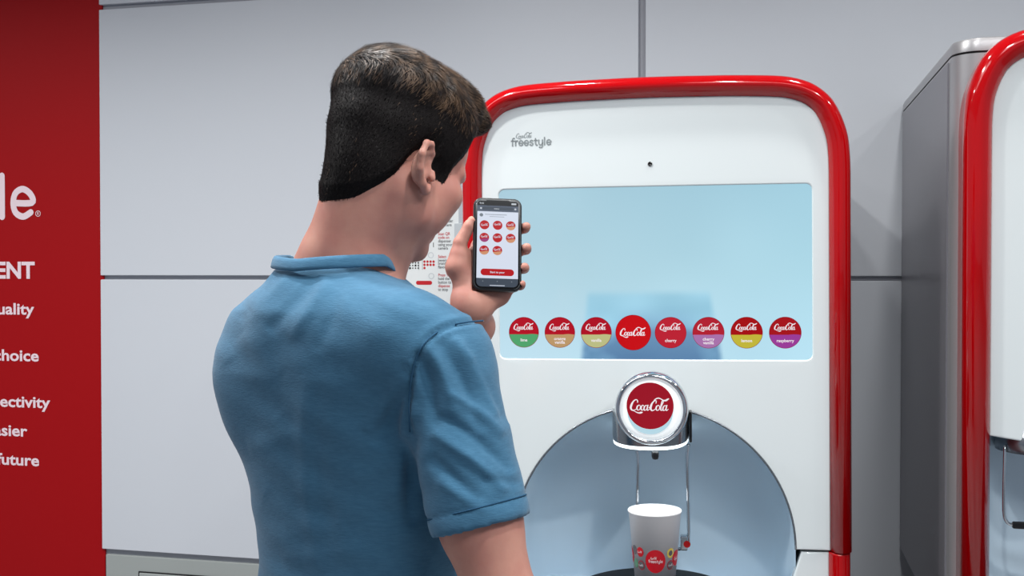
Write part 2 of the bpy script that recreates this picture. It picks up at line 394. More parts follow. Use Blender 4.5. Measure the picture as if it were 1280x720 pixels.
def machine_shell(root, depth, hw, ztop, zdz, zbase, y0=.02, seam=.9525, notch=(.3, .8, 1.2, .24), tw=1.0):
    vs, fs = trim_mesh(seam, zdz, tw=tw); pymesh('red_trim', vs, fs, M_red, root)['label'] = 'glossy red arched trim'
    # lower legs of the trim, set in a little below the seam
    for s in (-1, 1):
        v = []; f = []
        prof = [(0, .07), (0, .02), (-.0005, .004), (.002, -.008), (.008, -.0165), (.017, -.0215), (.025, -.0205), (.033, -.014), (.0385, -.005), (.041, .004), (.041, .03)]
        prof = catmull([(p[0], p[1]) for p in prof], 3)
        for o_, y in prof:
            x = s*(.384 - .0025 - o_*tw)
            for z in (0.02, seam - .006, seam - .003): v.append((x, y + .003 + BEND(x), z))
        k = len(prof)
        for i in range(k - 1):
            for j in range(2): q = (i*3 + j, i*3 + j + 1, i*3 + 3 + j + 1, i*3 + 3 + j); f.append(q if s < 0 else q[::-1])
        f.append(tuple(i*3 + 2 for i in range(k)))
        pymesh('trim_leg', v, f, M_red, root)
    P = footprint(hw, y0, depth, .045); hx, n0, n1, yn = notch; k = 27
    PU = P[:k] + [(-hx, y0), (-hx, yn), (hx, yn), (hx, y0)] + P[k:]
    bmb = prism(P, zbase, n0)
    for q in (prism(PU, n0, n1), prism(P, n1, ztop - .031)):
        tm = bpy.data.meshes.new('t'); q.to_mesh(tm); q.free(); bmb.from_mesh(tm); bpy.data.meshes.remove(tm)
    bmobj('body', bmb, M_silver, root, 40)
    bmobj('top_cap', prism(footprint(hw, y0 - .001, depth, .045), ztop - .027, ztop, .012), M_silver, root, 40)
    bmobj('cap_gap', prism(footprint(hw - .003, y0 + .002, depth - .004, .045), ztop - .034, ztop - .02), M_dark, root, 40)
    for s in (-1, 1):
        a, b = sorted((s*(hw - .004), s*(hw + .003)))
        mk_box('side_panel', (a, b, y0 + .062, depth - .03, zbase + .004, ztop - .036), M_side, root, bev=.0012)
    bmobj('base', prism(footprint(hw - .03, y0 + .05, depth - .07, .02), 0, zbase + .001), M_dark, root, 40)
def lathe(prof, n=48, axis='z', cx=0, cy=0, cz=0):
    vs = []; fs = []; k = len(prof)
    for i, (r, h) in enumerate(prof):
        for j in range(n):
            a = 2*pi*j/n
            if axis == 'z': vs.append((cx + r*cos(a), cy + r*sin(a), cz + h))
            else: vs.append((cx + r*cos(a), cy - h, cz + r*sin(a)))
    for i in range(k - 1):
        for j in range(n): fs.append((i*n + j, i*n + (j + 1) % n, (i + 1)*n + (j + 1) % n, (i + 1)*n + j))
    if prof[0][0] > 1e-6: fs.append(tuple(range(n))[::-1])
    if prof[-1][0] > 1e-6: fs.append(tuple(range((k - 1)*n, k*n)))
    return vs, fs

# --- the main machine
MC = CAM + np.array([-sin(YAW), cos(YAW), 0])*2.141 + np.array([cos(YAW), sin(YAW), 0])*.2818
mrot = (0, radians(-.45), radians(3.6))
A = Matrix.Rotation(mrot[2], 4, 'Z') @ Matrix.Rotation(mrot[1], 4, 'Y')
off = A @ Vector((.006, 0, 0))
mloc = (MC[0] + off.x, MC[1] + off.y, 0.0)
mach = empty('beverage_dispenser', mloc, mrot)
tag(mach, 'tall white drink dispenser with red arched trim and wide blue touch screen', 'drink dispenser')
machine_shell(mach, .76, .375, 1.80, 0, .06, y0=.03, notch=(.302, .80, 1.245, .24))
MI = (A.to_3x3()).transposed(); Mo = Vector(mloc)
def ML(px, py, y=0.0):                   # local (x, z) on the machine's plane y under a pixel
    o = MI @ (Vector(CAM) - Mo); d = MI @ Vector(ray(px, py)); q = o + d*((y - o.y)/d.y); return q.x, q.z
SCR = (-.3075, .3110, 1.3245, 1.6680)
AC, AR = (-.001, .953), .279
# the front panel with its two openings
arc = [(AC[0] + AR*cos(radians(a)), AC[1] + AR*sin(radians(a))) for a in np.linspace(0, 180, 61)]
outl = arch_poly(.040, .9525)
# base of the upper panel follows the alcove mouth
outer = [p for p in outl]
poly = outer + arc
bm = plate(poly[::-1], [rrect(*SCR, .012)], .03, .003, 0.0, BEND, 40)
bmobj('front_panel', bm, M_white, mach, 40)
lowp = [(-.342, .03), (.342, .03), (.342, .9485), (.288, .9485), (.283, .93), (.262, .862), (-.262, .862), (-.283, .93), (-.288, .9485), (-.342, .9485)]
bmobj('lower_front_panel', plate(lowp, [], .03, .004, .003, BEND, 20), M_white, mach, 40)
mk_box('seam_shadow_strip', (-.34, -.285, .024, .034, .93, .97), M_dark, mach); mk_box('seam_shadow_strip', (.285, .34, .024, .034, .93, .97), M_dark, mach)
# alcove bowl
prof = [(1.0, .008), (.997, .05), (.985, .09), (.955, .125), (.90, .152), (.80, .175), (.6, .190), (.3, .196)]
base = [(AR*cos(radians(a)), AR*sin(radians(a))) for a in np.linspace(0, 180, 49)]
base = [(AR, -.14), (AR, -.07)] + base + [(-AR, -.07), (-AR, -.14)]
vs = []; fs = []; n = len(base)
for s_, d in prof:
    for x, z in base:
        zz = z*s_ if z > 0 else z
        vs.append((AC[0] + x*s_, d + BEND(x)*(1 - d/.22), AC[1] + zz))
for i in range(len(prof) - 1):
    for j in range(n - 1): fs.append((i*n + j, i*n + j + 1, (i + 1)*n + j + 1, (i + 1)*n + j))
fs.append(tuple(range((len(prof) - 1)*n, len(prof)*n)))
pymesh('alcove', vs, fs, M_alc, mach)['label'] = 'grey recessed drinking alcove'
# thin metal rim round the alcove mouth
vs, fs = tube([(p[0], BEND(p[0]) + .002, p[1]) for p in arc], .0024, 8); pymesh('alcove_rim', vs, fs, M_satin, mach)
vs, fs = lathe([(.001, 0), (.15, 0), (.158, -.003), (.16, -.01), (.155, -.03)][::-1], 64, 'z', .0045, .0, .868)
pymesh('drip_tray', vs, fs, mat('tray_black', rgb(8, 8, 10), .55, spec=.2), mach)['label'] = 'round black drip tray'
mk_box('tray_shelf', (-.262, .262, .012, .2, .80, .838), M_alc, mach, bev=.004)

# screen: an image shown by the display, as a coloured grid
SW, SH = 150, 84
X, Z = np.meshgrid(np.linspace(0, 1, SW), np.linspace(0, 1, SH))
def vnoise(x, y, seed=0):
    xi = np.floor(x).astype(int); yi = np.floor(y).astype(int); fx = x - xi; fy = y - yi; fx = fx*fx*(3 - 2*fx); fy = fy*fy*(3 - 2*fy)
    h = lambda a, b: (np.sin(a*127.1 + b*311.7 + seed*17.3)*43758.5453) % 1
    return (h(xi, yi)*(1 - fx) + h(xi + 1, yi)*fx)*(1 - fy) + (h(xi, yi + 1)*(1 - fx) + h(xi + 1, yi + 1)*fx)*fy
c_top = np.array([168, 208, 224.]); c_mid = np.array([178, 217, 231.]); c_bot = np.array([190, 228, 244.])
img = np.where(Z[..., None] > .5, c_mid + (c_top - c_mid)*(Z[..., None] - .5)*2, c_bot + (c_mid - c_bot)*Z[..., None]*2)
img = img + (X[..., None] - .55)*np.array([-8, 2, 4]) + (vnoise(X*5, Z*3, 2)[..., None] - .5)*8
# the iced glass in the picture
gl = .292 + .02*np.clip(1 - Z/.38, 0, 1)*-1.0; gr = .683 + .035*np.clip(1 - Z/.38, 0, 1)
def sst(a, b, x): t = np.clip((x - a)/(b - a), 0, 1); return t*t*(3 - 2*t)
mask = sst(-.012, .012, X - gl)*sst(-.012, .012, gr - X)*sst(-.03, .03, .385 - Z)
ice = np.array([146, 204, 230.]) + (vnoise(X*9, Z*10, 5)[..., None] - .5)*34
band = sst(.20, .10, Z)[..., None]*(.6 + .6*vnoise(X*16, Z*18, 8)[..., None])
edge = np.clip(np.exp(-((X - gl)/.05)**2) + np.exp(-((X - gr)/.03)**2), 0, 1)[..., None]
deep = np.array([62, 98, 146.])
mid_ = sst(.17, .05, np.abs(X - .52))[..., None]*sst(.34, .12, Z)[..., None]
ice = ice*(1 - .75*np.clip(band + .8*mid_, 0, 1)) + (deep + (vnoise(X*46, Z*34, 3)[..., None] - .5)*40*edge)*.75*np.clip(band + .8*mid_, 0, 1)
img = img*(1 - mask[..., None]*(.55 + .4*(1 - Z[..., None]/.4))) + ice*mask[..., None]*(.55 + .4*(1 - Z[..., None]/.4))
img = np.clip(img, 0, 255)/255; il = np.where(img <= .04045, img/12.92, ((img + .055)/1.055)**2.4)
M_scr = bpy.data.materials.new('display_image'); M_scr.use_nodes = True; n_ = M_scr.node_tree; b_ = n_.nodes['Principled BSDF']
at = n_.nodes.new('ShaderNodeAttribute'); at.attribute_name = 'picture'
b_.inputs['Base Color'].default_value = (.01, .012, .015, 1); b_.inputs['Roughness'].default_value = .12; b_.inputs['Specular IOR Level'].default_value = .35
n_.links.new(at.outputs['Color'], b_.inputs['Emission Color']); b_.inputs['Emission Strength'].default_value = .96
vs = [(SCR[0] + (SCR[1] - SCR[0])*x, .004 + BEND(SCR[0] + (SCR[1] - SCR[0])*x), SCR[2] + (SCR[3] - SCR[2])*z) for x, z in zip(X.ravel(), Z.ravel())]
ii = np.arange(SW*SH).reshape(SH, SW)
fs = np.stack([ii[:-1, :-1], ii[:-1, 1:], ii[1:, 1:], ii[1:, :-1]], -1).reshape(-1, 4)
scr = pymesh('touch_screen', vs, fs, M_scr, mach); scr['label'] = 'wide pale blue touch screen showing an iced glass'
ca = scr.data.color_attributes.new('picture', 'FLOAT_COLOR', 'POINT')
ca.data.foreach_set('color', np.concatenate([il.reshape(-1, 3), np.ones((SW*SH, 1))], 1).astype(np.float32).ravel())
def glow(name, c, k=.9): return mat('glow_' + name, (.004, .004, .004, 1), .2, emit=rgb(*c), es=k, spec=.12)
G_w = glow('white', (252, 244, 250))
icons = [('lime', (186, 10, 34), (84, 170, 112)), ('orange|vanilla', (186, 10, 34), (196, 158, 110)), ('vanilla', (182, 8, 34), (196, 198, 138)), ('', (208, 0, 12), None),
         ('cherry', (196, 30, 50), (198, 40, 62)), ('cherry|vanilla', (186, 28, 48), (176, 118, 178)), ('lemon', (172, 0, 6), (202, 190, 58)), ('raspberry', (172, 8, 20), (160, 60, 158))]
for i, (t, c1, c2) in enumerate(icons):
    cx = -.2579 + .0739*i; cz = 1.3778; r = .0308 if c2 or t == 'cherry' else .0352
    if i == 3: r = .0352
    F = Flat(); F.poly(circ(cx, cz, r, 64), 0, 0)
    F.stroke(circ(cx, cz, r - .0002, 64), .0009, 4, True, 1, .0001); F.q = 0
    if i not in (3,) and c2:
        top = [(cx - r*.97 + 2*r*.97*k/16, cz - .0055 + .0022*sin((k/16 - .5)*5.4)) for k in range(17)]
        low = [(cx + (r - .0006)*cos(radians(a)), cz + (r - .0006)*sin(radians(a))) for a in np.linspace(-8, -172, 30)]
        if t != 'cherry': F.poly(top + low, 1, .0003)
    script_logo(F, cx, cz + (.0105 if i != 3 else 0), .041 if i != 3 else .051, 2, .0006, 1.25)
    parts = t.split('|') if t else []
    for k, p in enumerate(parts):
        F.text(p, .0085, cx, cz - .0185 + (.003 - .0072*k if len(parts) > 1 else 0), 2, .02, 'CENTER', .0006)
    o = F.build('flavour_icon', [glow('r%d' % i, c1), glow('f%d' % i, c2 or c1), G_w, G_w, glow('ring', (150, 20, 44))], scr, lambda u, v, l: (u, .0034 + BEND(u) - l, v))
    nm = {'': 'red cola icon, largest of the row', 'orange|vanilla': 'red and tan orange vanilla icon', 'lime': 'red and green lime icon', 'vanilla': 'red and cream vanilla icon', 'cherry': 'all red cherry icon', 'cherry|vanilla': 'red and lilac cherry vanilla icon', 'lemon': 'red and yellow icon', 'raspberry': 'red and purple raspberry icon'}
    o['label'] = nm[t]
# printed grey word mark and the small camera hole
M_pg = mat('print_mid_grey', rgb(140, 148, 150), .4)
F = Flat(); lx0, lz0 = ML(638, 182); lx1, _ = ML(689, 182)
wid = sum(LET[c][0] + 1.2 for c in 'freestyle') - 1.2
round_word(F, 'freestyle', lx0, lz0, (lx1 - lx0)/wid*10, 0, 0, 2.6)
script_logo(F, lx0 + (lx1 - lx0)*.33, lz0 + .0195, (lx1 - lx0)*.40, 0, 0, 1.0)
F.build('word_mark', [M_pg], mach, lambda u, v, l: (u, BEND(u) - .0006, v))
hx, hz = ML(812.5, 205)
vs, fs = lathe([(.0045, .0), (.0045, .0015), (.0034, .002), (.003, .0005), (.0001, .0005)], 24, 'y', hx, 0, hz); pymesh('sensor_lens', vs, fs, M_black, mach)
# nozzle housing, dial, light strip
HY = -.075
hx0, _ = ML(762, 540, HY); hx1, hzb = ML(861, 563, HY); hcx = (hx0 + hx1)/2
P = []
def housing_ring(hw, yf, z, r=.03):
    Q = []
    for cx, a0 in ((hw - r, 0), (-hw + r, 90)):
        pass
    pts = [(-hw, .18)] + [(-hw + .004 + (hw - .004)*(1 - cos(a)), yf*sin(a)**.55 if a > 0 else 0) for a in np.linspace(0.0, pi, 33)][0:33] + [(hw, .18)]
    return [(x, y, z) for x, y in pts]
hw = (hx1 - hx0)/2
def hpts(z, k=1.0, dz=0.008):
    out = [(-hw*k, .18, z)]
    for i in range(41):
        t = i/40; x = -hw*k + 2*hw*k*t; u = abs(2*t - 1)
        y = HY*k*(1 - u**5)**.5 if u < 1 else 0
        out.append((x, y, z - dz*(1 - u**2.2)))
    out.append((hw*k, .18, z)); return [(hcx + p[0], p[1], p[2]) for p in out]
levels = [(1.226, .93, 0), (1.226, 1.0, 0), (hzb + .018, 1.0, .006), (hzb + .012, .99, .007)]
rings = [hpts(z, k, dz) for z, k, dz in levels]
vs = [p for r in rings for p in r]; n = len(rings[0]); fs = [tuple(range(n))]
for i in range(len(rings) - 1):
    for j in range(n - 1): fs.append((i*n + j, (i + 1)*n + j, (i + 1)*n + j + 1, i*n + j + 1))
pymesh('nozzle_housing', vs, fs, M_satin, mach, smooth=True).data.set_sharp_from_angle(angle=radians(40))
M_strip = mat('light_strip', (.8, .8, .8, 1), .3, emit=(.82, .95, 1, 1), es=2.2)
r1 = hpts(hzb + .012, .985, .007); r2 = hpts(hzb + .006, .98, .0075)
vs = r1 + r2; fs = [(j, n + j, n + j + 1, j + 1) for j in range(n - 1)]; pymesh('light_strip', vs, fs, M_strip, mach)
r1 = hpts(hzb + .006, .98, .0075); r2 = hpts(hzb + .003, .9, .0075)
vs = r1 + r2; fs = [(j, n + j, n + j + 1, j + 1) for j in range(n - 1)] + [tuple(range(n, 2*n))[::-1]]; pymesh('housing_underside', vs, fs, M_satin, mach)
na = area('nozzle_lamp', (hcx, -.03, hzb), .15, .05, .22, (.86, .95, 1), spread=160); na.parent = mach
bx, bz = ML(881, 525, .02)
mk_box('side_latch', (hcx + hw + .0005, hcx + hw + .006, -.03, .05, 1.165, 1.225), M_black, mach, bev=.002)
DY = HY - .002
dx, dz = ML(814, 512, DY - .02)
vs, fs = lathe([(.060, -.03), (.0690, -.028), (.0700, 0), (.0700, .008), (.0672, .016), (.0625, .0195), (.0595, .017), (.0585, .011)], 72, 'y', dx, DY, dz); pymesh('dial_ring', vs, fs, M_chrome, mach)
M_dial = mat('dial_white', rgb(232, 234, 232), .2, emit=rgb(226, 232, 236), es=.5)
vs, fs = lathe([(.0592, .008), (.0592, .012), (.05, .0145), (.0001, .0155)], 72, 'y', dx, DY, dz); dial = pymesh('dial_face', vs, fs, M_dial, mach)
F = Flat(); ex, ez = ML(812.5, 507.5, DY - .018)
F.poly(circ(ex, ez, .0445, 64), 0); script_logo(F, ex, ez, .074, 1, .0006, 1.1)
n0 = len(F.v)
for k in range(24):                      # cyan glow crescent of the small display
    a0, a1 = radians(-165 + 150*k/24), radians(-165 + 150*(k + 1)/24)
    wv = lambda a: .0095*max(0, sin((degrees_ := (a*180/pi + 165)/150*pi)))
    F.poly([(ex + .0447*cos(a0), ez + .0447*sin(a0)), (ex + (.0447 + wv(a0))*cos(a0), ez + (.0447 + wv(a0))*sin(a0)), (ex + (.0447 + wv(a1))*cos(a1), ez + (.0447 + wv(a1))*sin(a1)), (ex + .0447*cos(a1), ez + .0447*sin(a1))], 2)
F.build('dial_logo', [glow('dial', (160, 14, 36), .9), G_w, glow('cyan', (190, 226, 240), .9)], mach, lambda u, v, l: (u, DY - .0163 - l, v))
sx_, sz_ = ML(819, 569, -.03)
vs, fs = lathe([(.0001, -.009), (.0055, -.0075), (.0072, -.002), (.0072, .004), (.005, .012)], 20, 'z', sx_, -.03, sz_); pymesh('sensor_eye', vs, fs, M_black, mach)
# chrome cup lever, a bent wire frame with a bracket
lxL, lzT = ML(795.5, 566, .03); lxR, _ = ML(861, 566, .03); _, lzB = ML(855, 690, .03)
LY = .058
lxL, lzT = ML(795.5, 566, LY); lxR, _ = ML(861, 566, LY); _, lzB = ML(855, 690, LY)
pathR = catmull([(lxR, LY, lzT + .02), (lxR - .003, LY - .002, lzT - .012), (lxR - .003, LY - .002, lzT - .06), (lxR - .001, LY, lzB + .03), (lxR - .004, LY, lzB + .012), (lxR - .02, LY, lzB + .006)], 5)
pathL = catmull([(lxL - .001, LY, lzT + .02), (lxL + .003, LY - .002, lzT - .012), (lxL + .002, LY - .002, lzT - .06), (lxL + .001, LY, lzB + .03), (lxL + .004, LY, lzB + .012), (lxL + .02, LY, lzB + .006)], 5)
vs, fs = tube(pathR + pathL[::-1], .0036, 12); pymesh('cup_lever', vs, fs, M_chrome, mach)['label'] = 'chrome bent wire cup lever'
mk_box('lever_bracket', (lxR - .018, lxR - .003, LY - .016, LY + .004, lzB + .006, lzB + .036), M_chrome, mach, bev=.003)
F = Flat(); F.poly(circ(lxR - .0045, lzB + .02, .007, 20), 0); F.build('bracket_badge', [M_red], mach, lambda u, v, l: (u, LY - .0168, v))

# --- second machine, at the right edge
RX = .338 + .384 + .017
m2 = empty('beverage_dispenser', (RX, 2.10, 0))
tag(m2, 'silver sided drink dispenser with red trim, cut off at the right edge of the photo', 'drink dispenser')
machine_shell(m2, .83, .3945, 1.936, .062, .79, y0=.05, seam=.80, notch=(.35, .805, 1.212, .16), tw=1.17)
outl = arch_poly(.0465, 1.20, .062)
lowc = [(.3375*(1 - 2*k/20), 1.20 - .028*(1 - (1 - 2*k/20)**2)) for k in range(21)]
bm = plate((outl + lowc)[::-1], [rrect(-.24, .30, 1.38, 1.72, .012)], .03, .003, 0.0, BEND, 30); bmobj('front_panel', bm, M_white, m2, 40)
mk_box('touch_screen', (-.24, .30, .016, .028, 1.38, 1.72), glow('plain_blue', (178, 217, 231)), m2)
# recessed serving bay
vs = []; fs = []
bay = [(-.343, .012), (-.338, .05), (-.31, .10), (-.2, .125), (0, .13), (.2, .125), (.31, .10), (.338, .05), (.343, .012)]
bay = catmull([(p[0], p[1]) for p in bay], 4)
for z in (.80, 1.215):
    for x, y in bay: vs.append((x, y, z))
k = len(bay); fs = [(j, j + 1, k + j + 1, k + j) for j in range(k - 1)]; pymesh('serving_bay', vs, fs, M_alc, m2)
mk_box('bay_ceiling', (-.34, .34, .02, .125, 1.2, 1.21), M_alc, m2)
mk_box('lower_front_panel', (-.342, .342, .008, .03, .03, .80), M_white, m2, bev=.004)
vs, fs = lathe([(.001, 0), (.085, 0), (.085, .02), (.08, .05)], 40, 'z', -.23, .07, 1.168); pymesh('nozzle', vs, fs, M_satin, m2)
lx = .432 - RX
wp = catmull([(lx, .03, 1.18), (lx - .001, .03, 1.12), (lx - .001, .03, 1.06), (lx + .004, .03, 1.04), (lx + .016, .03, 1.034), (lx + .05, .03, 1.034), (lx + .085, .03, 1.034), (lx + .097, .03, 1.04), (lx + .102, .03, 1.06), (lx + .102, .03, 1.12), (lx + .101, .03, 1.18)], 4)
vs, fs = tube(wp, .0032, 10); pymesh('cup_lever', vs, fs, M_chrome, m2)
mk_box('lever_pad', (lx + .013, lx + .09, .024, .034, 1.028, 1.041), M_black, m2, bev=.003)
mk_box('tray_shelf', (-.34, .34, -.0, .12, .80, .815), M_black, m2, bev=.003)

# ------------------------------------------------------------------ paper cup on the tray
M_cup = mat('cup_paper', rgb(246, 244, 244), .45)
CH = .157; RB, RT = .0385, .0515
cl_ = A @ Vector((.0045, .0, .8685)); cup = empty('paper_cup', (mloc[0] + cl_.x, mloc[1] + cl_.y, cl_.z + .0005), mrot)
tag(cup, 'white paper cup with red and coloured round logos, standing on the black drip tray', 'cup')
vs, fs = lathe([(.0001, .006), (RB - .003, .006), (RB - .002, 0), (RB, 0), (RT, CH - .006), (RT + .0012, CH - .005), (RT + .0022, CH - .002), (RT + .001, CH), (RT - .001, CH - .001), (RT - .002, CH - .006), (RB - .003, .008), (.0001, .008)], 72); pymesh('body', vs, fs, M_cup, cup)
F = Flat()
def cupmap(u, v, l):                     # u = angle*radius from the front, v height
    r = RB + (RT - RB)*v/CH + .0006 + l; a = -pi/2 + u/RT
    return (r*cos(a), r*sin(a), v)
def cdisc(u, v, r, m, lift=0):
    N = 28; b = len(F.v)
    for q in (1., .5):
        for k in range(N): F.v.append((u + r*q*cos(2*pi*k/N), v + r*q*sin(2*pi*k/N), lift)); 
    F.v.append((u, v, lift))
    for k in range(N):
        j = (k + 1) % N; F.f.append((b + k, b + j, b + N + j, b + N + k)); F.m.append(m); F.f.append((b + N + k, b + N + j, b + 2*N)); F.m.append(m)
u0 = .003
cdisc(u0, .064, .0232, 0)
w9 = sum(LET[c][0] + 1.2 for c in 'freestyle')*.03/80
round_word(F, 'freestyle', u0 - .0162, .0615, .0325/wid*10, 1, .0006, 1.9); script_logo(F, u0 - .004, .0705, .014, 1, .0006)
for (u, v, r, m) in [(-.0335, .080, .0095, 0), (-.032, .0535, .0095, 4), (-.052, .0815, .009, 5), (-.051, .055, .009, 3), (.0395, .079, .0098, 2), (.0405, .055, .0095, 4), (.062, .066, .016, 0), (-.075, .068, .017, 0)]:
    cdisc(u, v, r, m)
    if m in (0, 4): cdisc(u, v, r*.8, 0 if m == 0 else 5, .0003); script_logo(F, u, v, r*1.3, 1, .0006)
    if m == 2: cdisc(u, v, r*.55, 5, .0003)
F.build('printing', [mat('cup_red', rgb(196, 12, 32), .45), mat('cup_white', rgb(240, 235, 238), .45), mat('cup_yellow', rgb(214, 190, 90), .45), mat('cup_green', rgb(90, 140, 110), .45), mat('cup_dark_red', rgb(160, 40, 52), .45), mat('cup_grey', rgb(92, 88, 92), .45)], cup, cupmap)

# ================================================================== the man
class Field:
    def __init__(s, lo, hi, h):
        s.lo = np.array(lo, float); s.h = h; s.n = np.ceil((np.array(hi) - s.lo)/h).astype(int) + 1
        s.a = np.full(s.n, 1.0, np.float32)
        s.ax = [s.lo[i] + h*np.arange(s.n[i], dtype=np.float32) for i in range(3)]
    def sub(s, lo, hi):
        i0 = np.clip(np.floor((np.array(lo) - s.lo)/s.h).astype(int), 0, s.n); i1 = np.clip(np.ceil((np.array(hi) - s.lo)/s.h).astype(int) + 1, 0, s.n)
        if np.any(i1 <= i0): return None, None
        sl = tuple(slice(a, b) for a, b in zip(i0, i1))
        g = np.stack(np.meshgrid(*[s.ax[i][sl[i]] for i in range(3)], indexing='ij'), -1)
        return sl, g
    def put(s, fn, lo, hi, k=.01, cut=False):
        m = k*1.5 + s.h*3
        sl, g = s.sub(np.array(lo) - m, np.array(hi) + m)
        if sl is None: return
        d = fn(g).astype(np.float32); a = s.a[sl]
        if not cut:
            h = np.clip(.5 + .5*(a - d)/k, 0, 1); s.a[sl] = a*(1 - h) + d*h - k*h*(1 - h)
        else:
            d = -d; h = np.clip(.5 - .5*(a - d)/k, 0, 1); s.a[sl] = a*(1 - h) + d*h + k*h*(1 - h)
    def cap(s, a, b, ra, rb, k=.01, cut=False):
        a = np.array(a, float); b = np.array(b, float); ab = b - a; L = ab@ab + 1e-12
        def fn(g):
            p = g - a; t = np.clip((p@ab)/L, 0, 1); return np.sqrt(((p - t[..., None]*ab)**2).sum(-1)) - (ra + (rb - ra)*t)
        r = max(ra, rb); s.put(fn, np.minimum(a, b) - r, np.maximum(a, b) + r, k, cut)
    def chain(s, pts, rs, k=.006):
        for i in range(len(pts) - 1): s.cap(pts[i], pts[i + 1], rs[i], rs[i + 1], k)
    def ell(s, c, r, M=None, k=.01, cut=False):
        c = np.array(c, float); r = np.array(r, float); M = np.eye(3) if M is None else M
        def fn(g):
            q = (g - c)@M; k0 = np.sqrt(((q/r)**2).sum(-1)); k1 = np.sqrt(((q/r**2)**2).sum(-1)) + 1e-9
            return k0*(k0 - 1)/k1
        R = np.sqrt(((M*r)**2).sum(1)); s.put(fn, c - R, c + R, k, cut)
    def loft(s, zs, cx, cy, ra, rb, ang, k=.01, pw=2.3):
        zs = np.array(zs); lo = (min(cx) - max(ra), min(cy) - max(ra), zs[0]); hi = (max(cx) + max(ra), max(cy) + max(ra), zs[-1])
        ca, sa = cos(ang), sin(ang)
        def fn(g):
            z = np.clip(g[..., 2], zs[0], zs[-1]); X = g[..., 0] - np.interp(z, zs, cx); Y = g[..., 1] - np.interp(z, zs, cy)
            A_ = np.interp(z, zs, ra); B_ = np.interp(z, zs, rb); u = X*ca + Y*sa; v = -X*sa + Y*ca
            q = (np.abs(u/A_)**pw + np.abs(v/B_)**pw)**(1/pw)
            d = (q - 1)*np.minimum(A_, B_); dz = np.maximum(zs[0] - g[..., 2], g[..., 2] - zs[-1]); return np.where(dz > 0, np.sqrt(np.maximum(d, 0)**2 + dz**2), d)
        s.put(fn, lo, hi, k)
    def sample(s, P):
        q = (P - s.lo)/s.h; q = np.clip(q, 0, np.array(s.n) - 1.001); i = q.astype(int); f = q - i; r = 0
        for a in (0, 1):
            for b in (0, 1):
                for c in (0, 1):
                    wgt = (f[:, 0] if a else 1 - f[:, 0])*(f[:, 1] if b else 1 - f[:, 1])*(f[:, 2] if c else 1 - f[:, 2])
                    r = r + wgt*s.a[i[:, 0] + a, i[:, 1] + b, i[:, 2] + c]
        return r
    def grad(s, P):
        e = s.h; g = np.stack([s.sample(P + np.eye(3)[i]*e) - s.sample(P - np.eye(3)[i]*e) for i in range(3)], -1)
        return g/(np.linalg.norm(g, axis=1, keepdims=True) + 1e-9)
    def mesh(s):
        a = s.a; ins = a < 0; c = np.zeros(np.array(a.shape) - 1, np.int8)
        cr = lambda x, o: x[o[0]:x.shape[0] - 1 + o[0], o[1]:x.shape[1] - 1 + o[1], o[2]:x.shape[2] - 1 + o[2]]
        offs = [(i, j, k) for i in (0, 1) for j in (0, 1) for k in (0, 1)]
        for o in offs: c += cr(ins, o)
        act = (c > 0) & (c < 8); I = np.argwhere(act); N = len(I)
        idx = np.full(act.shape, -1, np.int32); idx[tuple(I.T)] = np.arange(N)
        val = {o: a[I[:, 0] + o[0], I[:, 1] + o[1], I[:, 2] + o[2]] for o in offs}
        S = np.zeros((N, 3)); C = np.zeros(N)
        for o in offs:
            for ax in range(3):
                if o[ax] == 0:
                    p = list(o); p[ax] = 1; p = tuple(p); va, vb = val[o], val[p]; m = (va < 0) != (vb < 0)
                    t = np.where(m, va/(va - vb + 1e-12), 0); q = np.tile(np.array(o, float), (N, 1)); q[:, ax] = t
                    S += q*m[:, None]; C += m
        vs = (I + S/C[:, None])*s.h + s.lo; F_ = []
        for ax in range(3):
            u, v = (ax + 1) % 3, (ax + 2) % 3
            sl0 = [slice(None)]*3; sl1 = [slice(None)]*3; sl0[ax] = slice(0, -1); sl1[ax] = slice(1, None)
            A0, A1 = ins[tuple(sl0)], ins[tuple(sl1)]; E = np.argwhere(A0 != A1)
            E = E[(E[:, u] > 0) & (E[:, v] > 0) & (E[:, u] < idx.shape[u]) & (E[:, v] < idx.shape[v])]
            fl = A0[tuple(E.T)]
            def at_(du, dv): Q = E.copy(); Q[:, u] -= du; Q[:, v] -= dv; return idx[tuple(Q.T)]
            q = np.stack([at_(1, 1), at_(0, 1), at_(0, 0), at_(1, 0)], -1)
            q[~fl] = q[~fl][:, ::-1]; F_.append(q)
        F_ = np.concatenate(F_); return vs, F_[(F_ >= 0).all(1)]

# frames: view frame = right, away, up relative to the camera
feet_v = np.array([-.20, 1.42, -1.5]); feet_w = v2w(feet_v)
man = empty('person', tuple(feet_w)); 
tag(man, 'man with short dark hair in a blue t-shirt, seen from behind, holding up a phone', 'person')
def tow(vs): return v2w(vs) - feet_w
def mir(p): return p
PB = radians(58)                          # way the body faces, from picture right towards away
br = np.array([sin(PB), -cos(PB), 0]); bf = np.array([cos(PB), sin(PB), 0])
